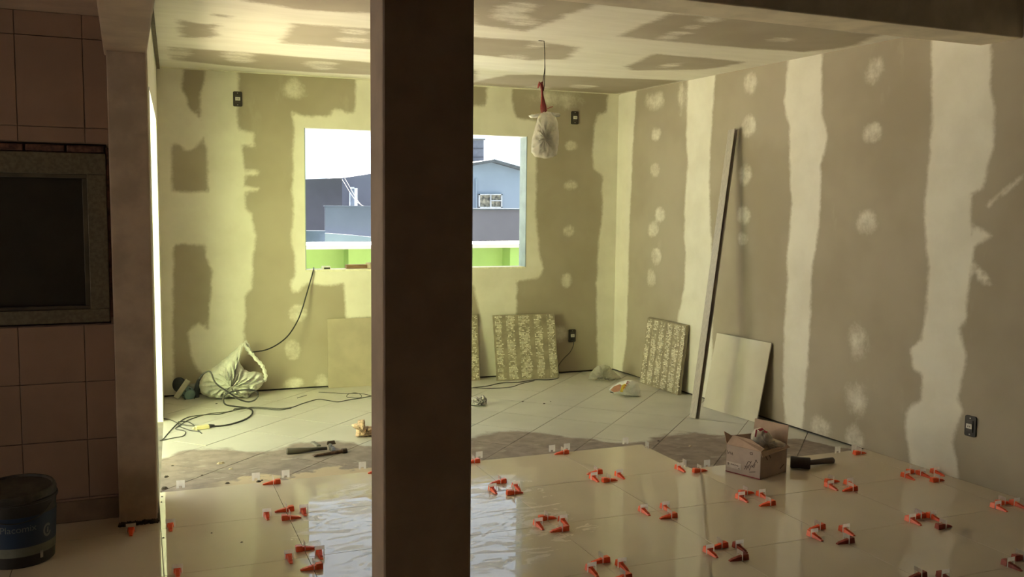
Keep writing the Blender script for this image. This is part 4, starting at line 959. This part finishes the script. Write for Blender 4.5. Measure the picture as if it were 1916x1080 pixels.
def wrap(me, a_mid, z0, mat, name):
    bm = bmesh.new(); bm.from_mesh(me); bmesh.ops.subdivide_edges(bm, edges=[e for e in bm.edges if e.calc_length() > .012], cuts=2)
    for v_ in bm.verts:
        z = z0+v_.co.y; r = rz(z)+.0022+v_.co.z; a = math.radians(a_mid)+v_.co.x/r; v_.co = Vector((r*math.cos(a), r*math.sin(a), z))
    bm.to_mesh(me); bm.free(); me.materials.clear(); me.materials.append(mat); me.name = name; return me
let = simple('letter_white', (.17,.19,.20), .6)
part('lettering', wrap(text_mesh('Placomix', .040), -86, .162, let, 'lettering'), t)
lg = MB(); ringv = []
for k in range(21):
    a = math.radians(40+300*k/20)
    for r in (.019,.030): ringv.append((r*.75*math.cos(a), r*math.sin(a), 0))
lg.add(ringv, [(2*k, 2*k+1, 2*k+3, 2*k+2) for k in range(20)]); lg.add([(-.004,-.012,0),(.006,-.012,0),(.006,.012,0),(-.001,.012,0)], [(0,1,2,3)])
part('logo_ring', wrap(lg.mesh('logo_ring', let), -37, .145, let, 'logo_ring'), t)

# ---- window sill bits
t = thing('plug_adapter', BW(610,506,-.04), 'white plug adapter lying on the left window sill', 'adapter')
c = BW(610,504,-.05); c.z = WZ0+.018
MB().box(c, (.075,.04,.026)).build('body', simple('adapter_white', (.75,.73,.65), .5), t, bevel=.006)
MB().box(c+Vector((.004,-.0205,-.004)), (.05,.003,.012)).build('dark_inset', black, t)
c = BW(668,500,-.09); c.z = WZ0+.022
tag(MB().box(c+Vector((0,0,0)), (.20,.06,.034)).build('wood_offcut', simple('offcut_wood', (.26,.15,.08), .7, .15, 10.0, stretch=(1,8,8)), bevel=.002), 'brown wooden offcut on the window sill', 'wood')
c = BW(693,498,-.06); c.z = WZ0+.030
tag(MB().box(c, (.05,.08,.05), Matrix.Rotation(.3,3,'Z')).build('wood_block', simple('block_wood', (.40,.32,.22), .8, .15), bevel=.004), 'small wood block at the end of the sill offcut', 'wood')

# ---- levelling clips and wedges
orange = NT('wedge_orange'); v = orange.obj()
orange.set(orange.mix(orange.step(orange.noise(v, 30.0, 2.0), .3, .7), (1.0, .16, .05), (.92, .12, .04)), .35, .5)
orange.b.inputs['Subsurface Weight'].default_value = .0; orange = orange.m
redw2 = simple('wedge_dark_red', (.42, .075, .045), .45, .12, 30.0)
clipm = film('clip_plastic', (.96, .92, .88), .34, .3, .75)
wm = MB(); xs = [-.052, -.044, -.02, .012, .014, .034, .036]
prof = [(-.056,.005,.0070), (-.032,.0105,.0095), (-.006,.0155,.0118), (.010,.0185,.0130), (.011,.0235,.0155), (.036,.0255,.0165), (.040,.022,.0145)]
vs = []; fs = []
for x, hgt, hw_ in prof: vs += [(x,-hw_,.0003),(x,hw_,.0003),(x,hw_*.75,hgt),(x,-hw_*.75,hgt)]
for i in range(len(prof)-1):
    for k in range(4): fs.append((i*4+k, i*4+(k+1)%4, i*4+4+(k+1)%4, i*4+4+k))
fs += [(3,2,1,0), tuple((len(prof)-1)*4+k for k in range(4))]; wm.add(vs, fs)
for k in range(9): x = -.044+.0055*k; wm.box((x, 0, .0072+.0150*(x+.052)/.062*.9), (.0018, .014, .003))
wme = wm.mesh('wedge', orange, False); wmd = wme.copy(); wmd.materials.clear(); wmd.materials.append(redw2)
cm = MB()
for y0, y1, z0, z1 in ((-.022,-.0172,.0,.030), (.0172,.022,.0,.030), (-.022,.022,.0262,.044)): cm.bbox((-.0009,y0,z0),(.0009,y1,z1))
cme = cm.mesh('clip_plate', clipm)
cm = MB()
for y0, y1, z0, z1 in ((-.022,.022,.012,.044), (-.022,-.008,.0,.012), (.008,.022,.0,.012)): cm.bbox((-.0009,y0,z0),(.0009,y1,z1))
cmb = cm.mesh('clip_plate', clipm)
order = {7:'extra', 6:'first', 5:'second', 4:'third', 3:'fourth', 2:'fifth', 1:'sixth', 0:'seventh', -1:'eighth', -2:'ninth'}
rowname = {0:'farthest', 1:'second', 2:'third', 3:'fourth', 4:'nearest'}
WX = [(503,904,1),(526,955,1),(542.6,968.8,-1),(570,1026.5,-1),(581.5,1062.5,1),(693,883.6,1),(889,863.5,1),(1049.5,847.8,1),(929,902.4,1),(962.4,922,-1),(1023.5,969.6,-1),(1046.7,991.3,1),(1118,884,1),(1139.6,898.6,-1),(1250.4,966.7,1),(1122.6,1049.8,1),(1171.6,1080,1),(1306,881,-1),(1392.5,922.6,-1),(1432,943.8,1),(1343.5,1022.4,1),(1383.4,1044.6,1,1),(1527,987.8,1),(1581,1013.6,1,1),(1548.4,901.8,-1),(1586,916.4,1),(1698.8,883.7,-1),(1745.5,899.5,-1),(1596.8,849,-1),(1711,967.8,1),(1758.6,986.3,-1,1),(1866.7,942.5,-1),(1900,1045,-1,1),(1721.7,1077,1,1)]
WY = [(245,999),(319.5,990),(333,1078),(501,969),(570,960),(545.5,1053),(602,1044),(923.5,918),(966,911.7),(1010.6,984.8),(1057,978.3),(1108.8,893.7),(1158.4,889.4),(1273.8,878),(1206.7,957.6),(1251.5,954.4),(1112,1071.5),(1170.5,1064),(1391,934.4),(1427,928),(1335.5,1037.5),(1388.7,1027.8,0,1),(1532.5,1007.4),(1591,997.6),(1556.3,911.5),(1593,907),(1700.6,893),(1729.6,889),(1757.8,886.5),(1712,976.6),(1753.4,971.3),(1875,952.5),(1906.7,945.8),(1900,1061.7,0,1),(1766.7,1080,0,1)]
used = set()
def put_wedge(x, y, mode, thick, darkc):
    p = F(x, y, .008); a = (p-NO).dot(NU)/.6; b = (p-NO).dot(NV)/.6
    i, j = round(a), round(b)
    if mode == 'X':
        if abs(a-i) < .13: a = i
        side = 'far' if b < j else 'near'; rzz = NA+(0 if thick > 0 else math.pi)
        if j == 0: b = max(b, .05)
        off = NU*(.008 if thick > 0 else -.008)
    else:
        if abs(b-j) < .13: b = j
        side = 'left' if a < i else 'right'; rzz = NA+math.pi/2; off = NV*-.008
    key = (side, i, j)
    lab = f'orange wedge in clip, {side} side of {order.get(i, "tenth")} crossing from right wall, {rowname.get(j, "nearest")} joint row'
    if key in used: lab = f'orange wedge in clip, outermost {side} of {order.get(i, "tenth")} crossing from right wall, {rowname.get(j, "nearest")} row'
    if i >= 7: lab = 'orange wedge in clip touching the right wall, third joint row'
    used.add(key)
    if darkc: lab = lab.replace('orange', 'dark red')
    pos = nt(a, b, .0005)
    t = thing('levelling_wedge', pos, lab, 'wedge', 'tile levelling wedges', rzz)
    part('wedge', wmd if darkc else wme, t); part('clip_plate', cme, t)
for q in WX: put_wedge(q[0], q[1], 'X', q[2], len(q) > 3)
for q in WY: put_wedge(q[0], q[1], 'Y', 1, len(q) > 3)
CL = [(338,913.5,'beside the corner column'),(479,899,'left of the first orange wedge'),(534.6,894,'behind the first orange wedge'),(678,878,'at the left edge of the pillar'),(896.7,858,'at the right edge of the pillar'),(1032.8,845.5,'left of the middle far wedge'),(1060.6,842.5,'right of the middle far wedge'),(1170,831,'on the straight far edge by the step'),(1210.7,839,'at the outer corner of the tile step'),(1280.8,873,'at the inner corner of the tile step'),(1322.5,874,'between the tile step and the box'),(1567,848,'just behind the mallet handle'),(1597.7,845,'at the right wall behind the far wedge')]
for x, y, w_ in CL:
    p = F(x, y, 0.0); t = thing('levelling_clip', p, f'bare white levelling clip standing {w_}', 'clip', 'bare levelling clips', NA+math.pi/2+(math.pi/2 if 'outer' in w_ or 'inner' in w_ else 0))
    part('clip_plate', cmb, t)

# ---- mortar crumbs and chips
crumb = simple('crumb_dark', (.11,.085,.065), .95, .3, 40.0); crumbp = simple('crumb_pale', (.55,.45,.33), .95, .2, 40.0)
def chip(x, y, s, mat, lab, z=ZO):
    rn = random.Random(int(x*7+y)); p = F(x, y, z); n_ = 6
    b = [p+Vector((s*rn.uniform(.7,1.2)*math.cos(k*math.pi/3), s*.8*rn.uniform(.7,1.2)*math.sin(k*math.pi/3), .0002)) for k in range(n_)]
    tp = [p+(q-p)*.6+X3*s*.5 for q in b]
    tag(MB().hexa(b, tp).build('mortar_chip', mat), lab, 'chip', 'mortar chips on the floor')
chips = [(311,893,.016,0,'dark mortar chip by the corner column on the dirt strip'),(307,915,.022,0,'dark mortar chip at the tile edge by the corner column'),(323,872,.010,0,'small dark crumb on the left end of the dirt strip'),(378,890,.009,0,'small dark crumb in the middle of the left dirt strip'),(484,902,.015,0,'dark chip beside the clip at the far tile edge'),(490,899.5,.010,0,'smaller dark chip beside the clip at the far tile edge'),(426,905,.014,0,'flat dark crumb on the sandy tile edge'),(413,868,.022,1,'pale mortar flake in the dirt strip left of the hammer'),(432,878,.014,1,'smaller pale mortar flake left of the hammer'),(405,756,.010,0,'dark crumb in front of the white bag'),(1018,756,.012,0,'dark crumb on the old tiles right of the paper ball'),(1030,752,.007,0,'tiny dark crumb right of the paper ball'),(978,752,.010,0,'dark crumb left of the paper ball tile joint'),(1291,836,.016,1,'pale mortar chip in the right dirt patch'),(1232,826,.012,0,'dark crumb near the outer step corner')]
for x, y, s, k, lab in chips: chip(x, y, s, crumbp if k else crumb, lab)
for x, y, lab in ((303,930,'dark crumb on the polished tile beside the column'),(302,940,'second dark crumb on the polished tile beside the column'),(305,1007,'crumb on the polished tile below the column'),(396,998,'small dark crumb in the middle of the left polished tile'),(452,1015,'tiny crumb on the left polished tile near the reflection')): chip(x, y, .006, crumb, lab, .0)
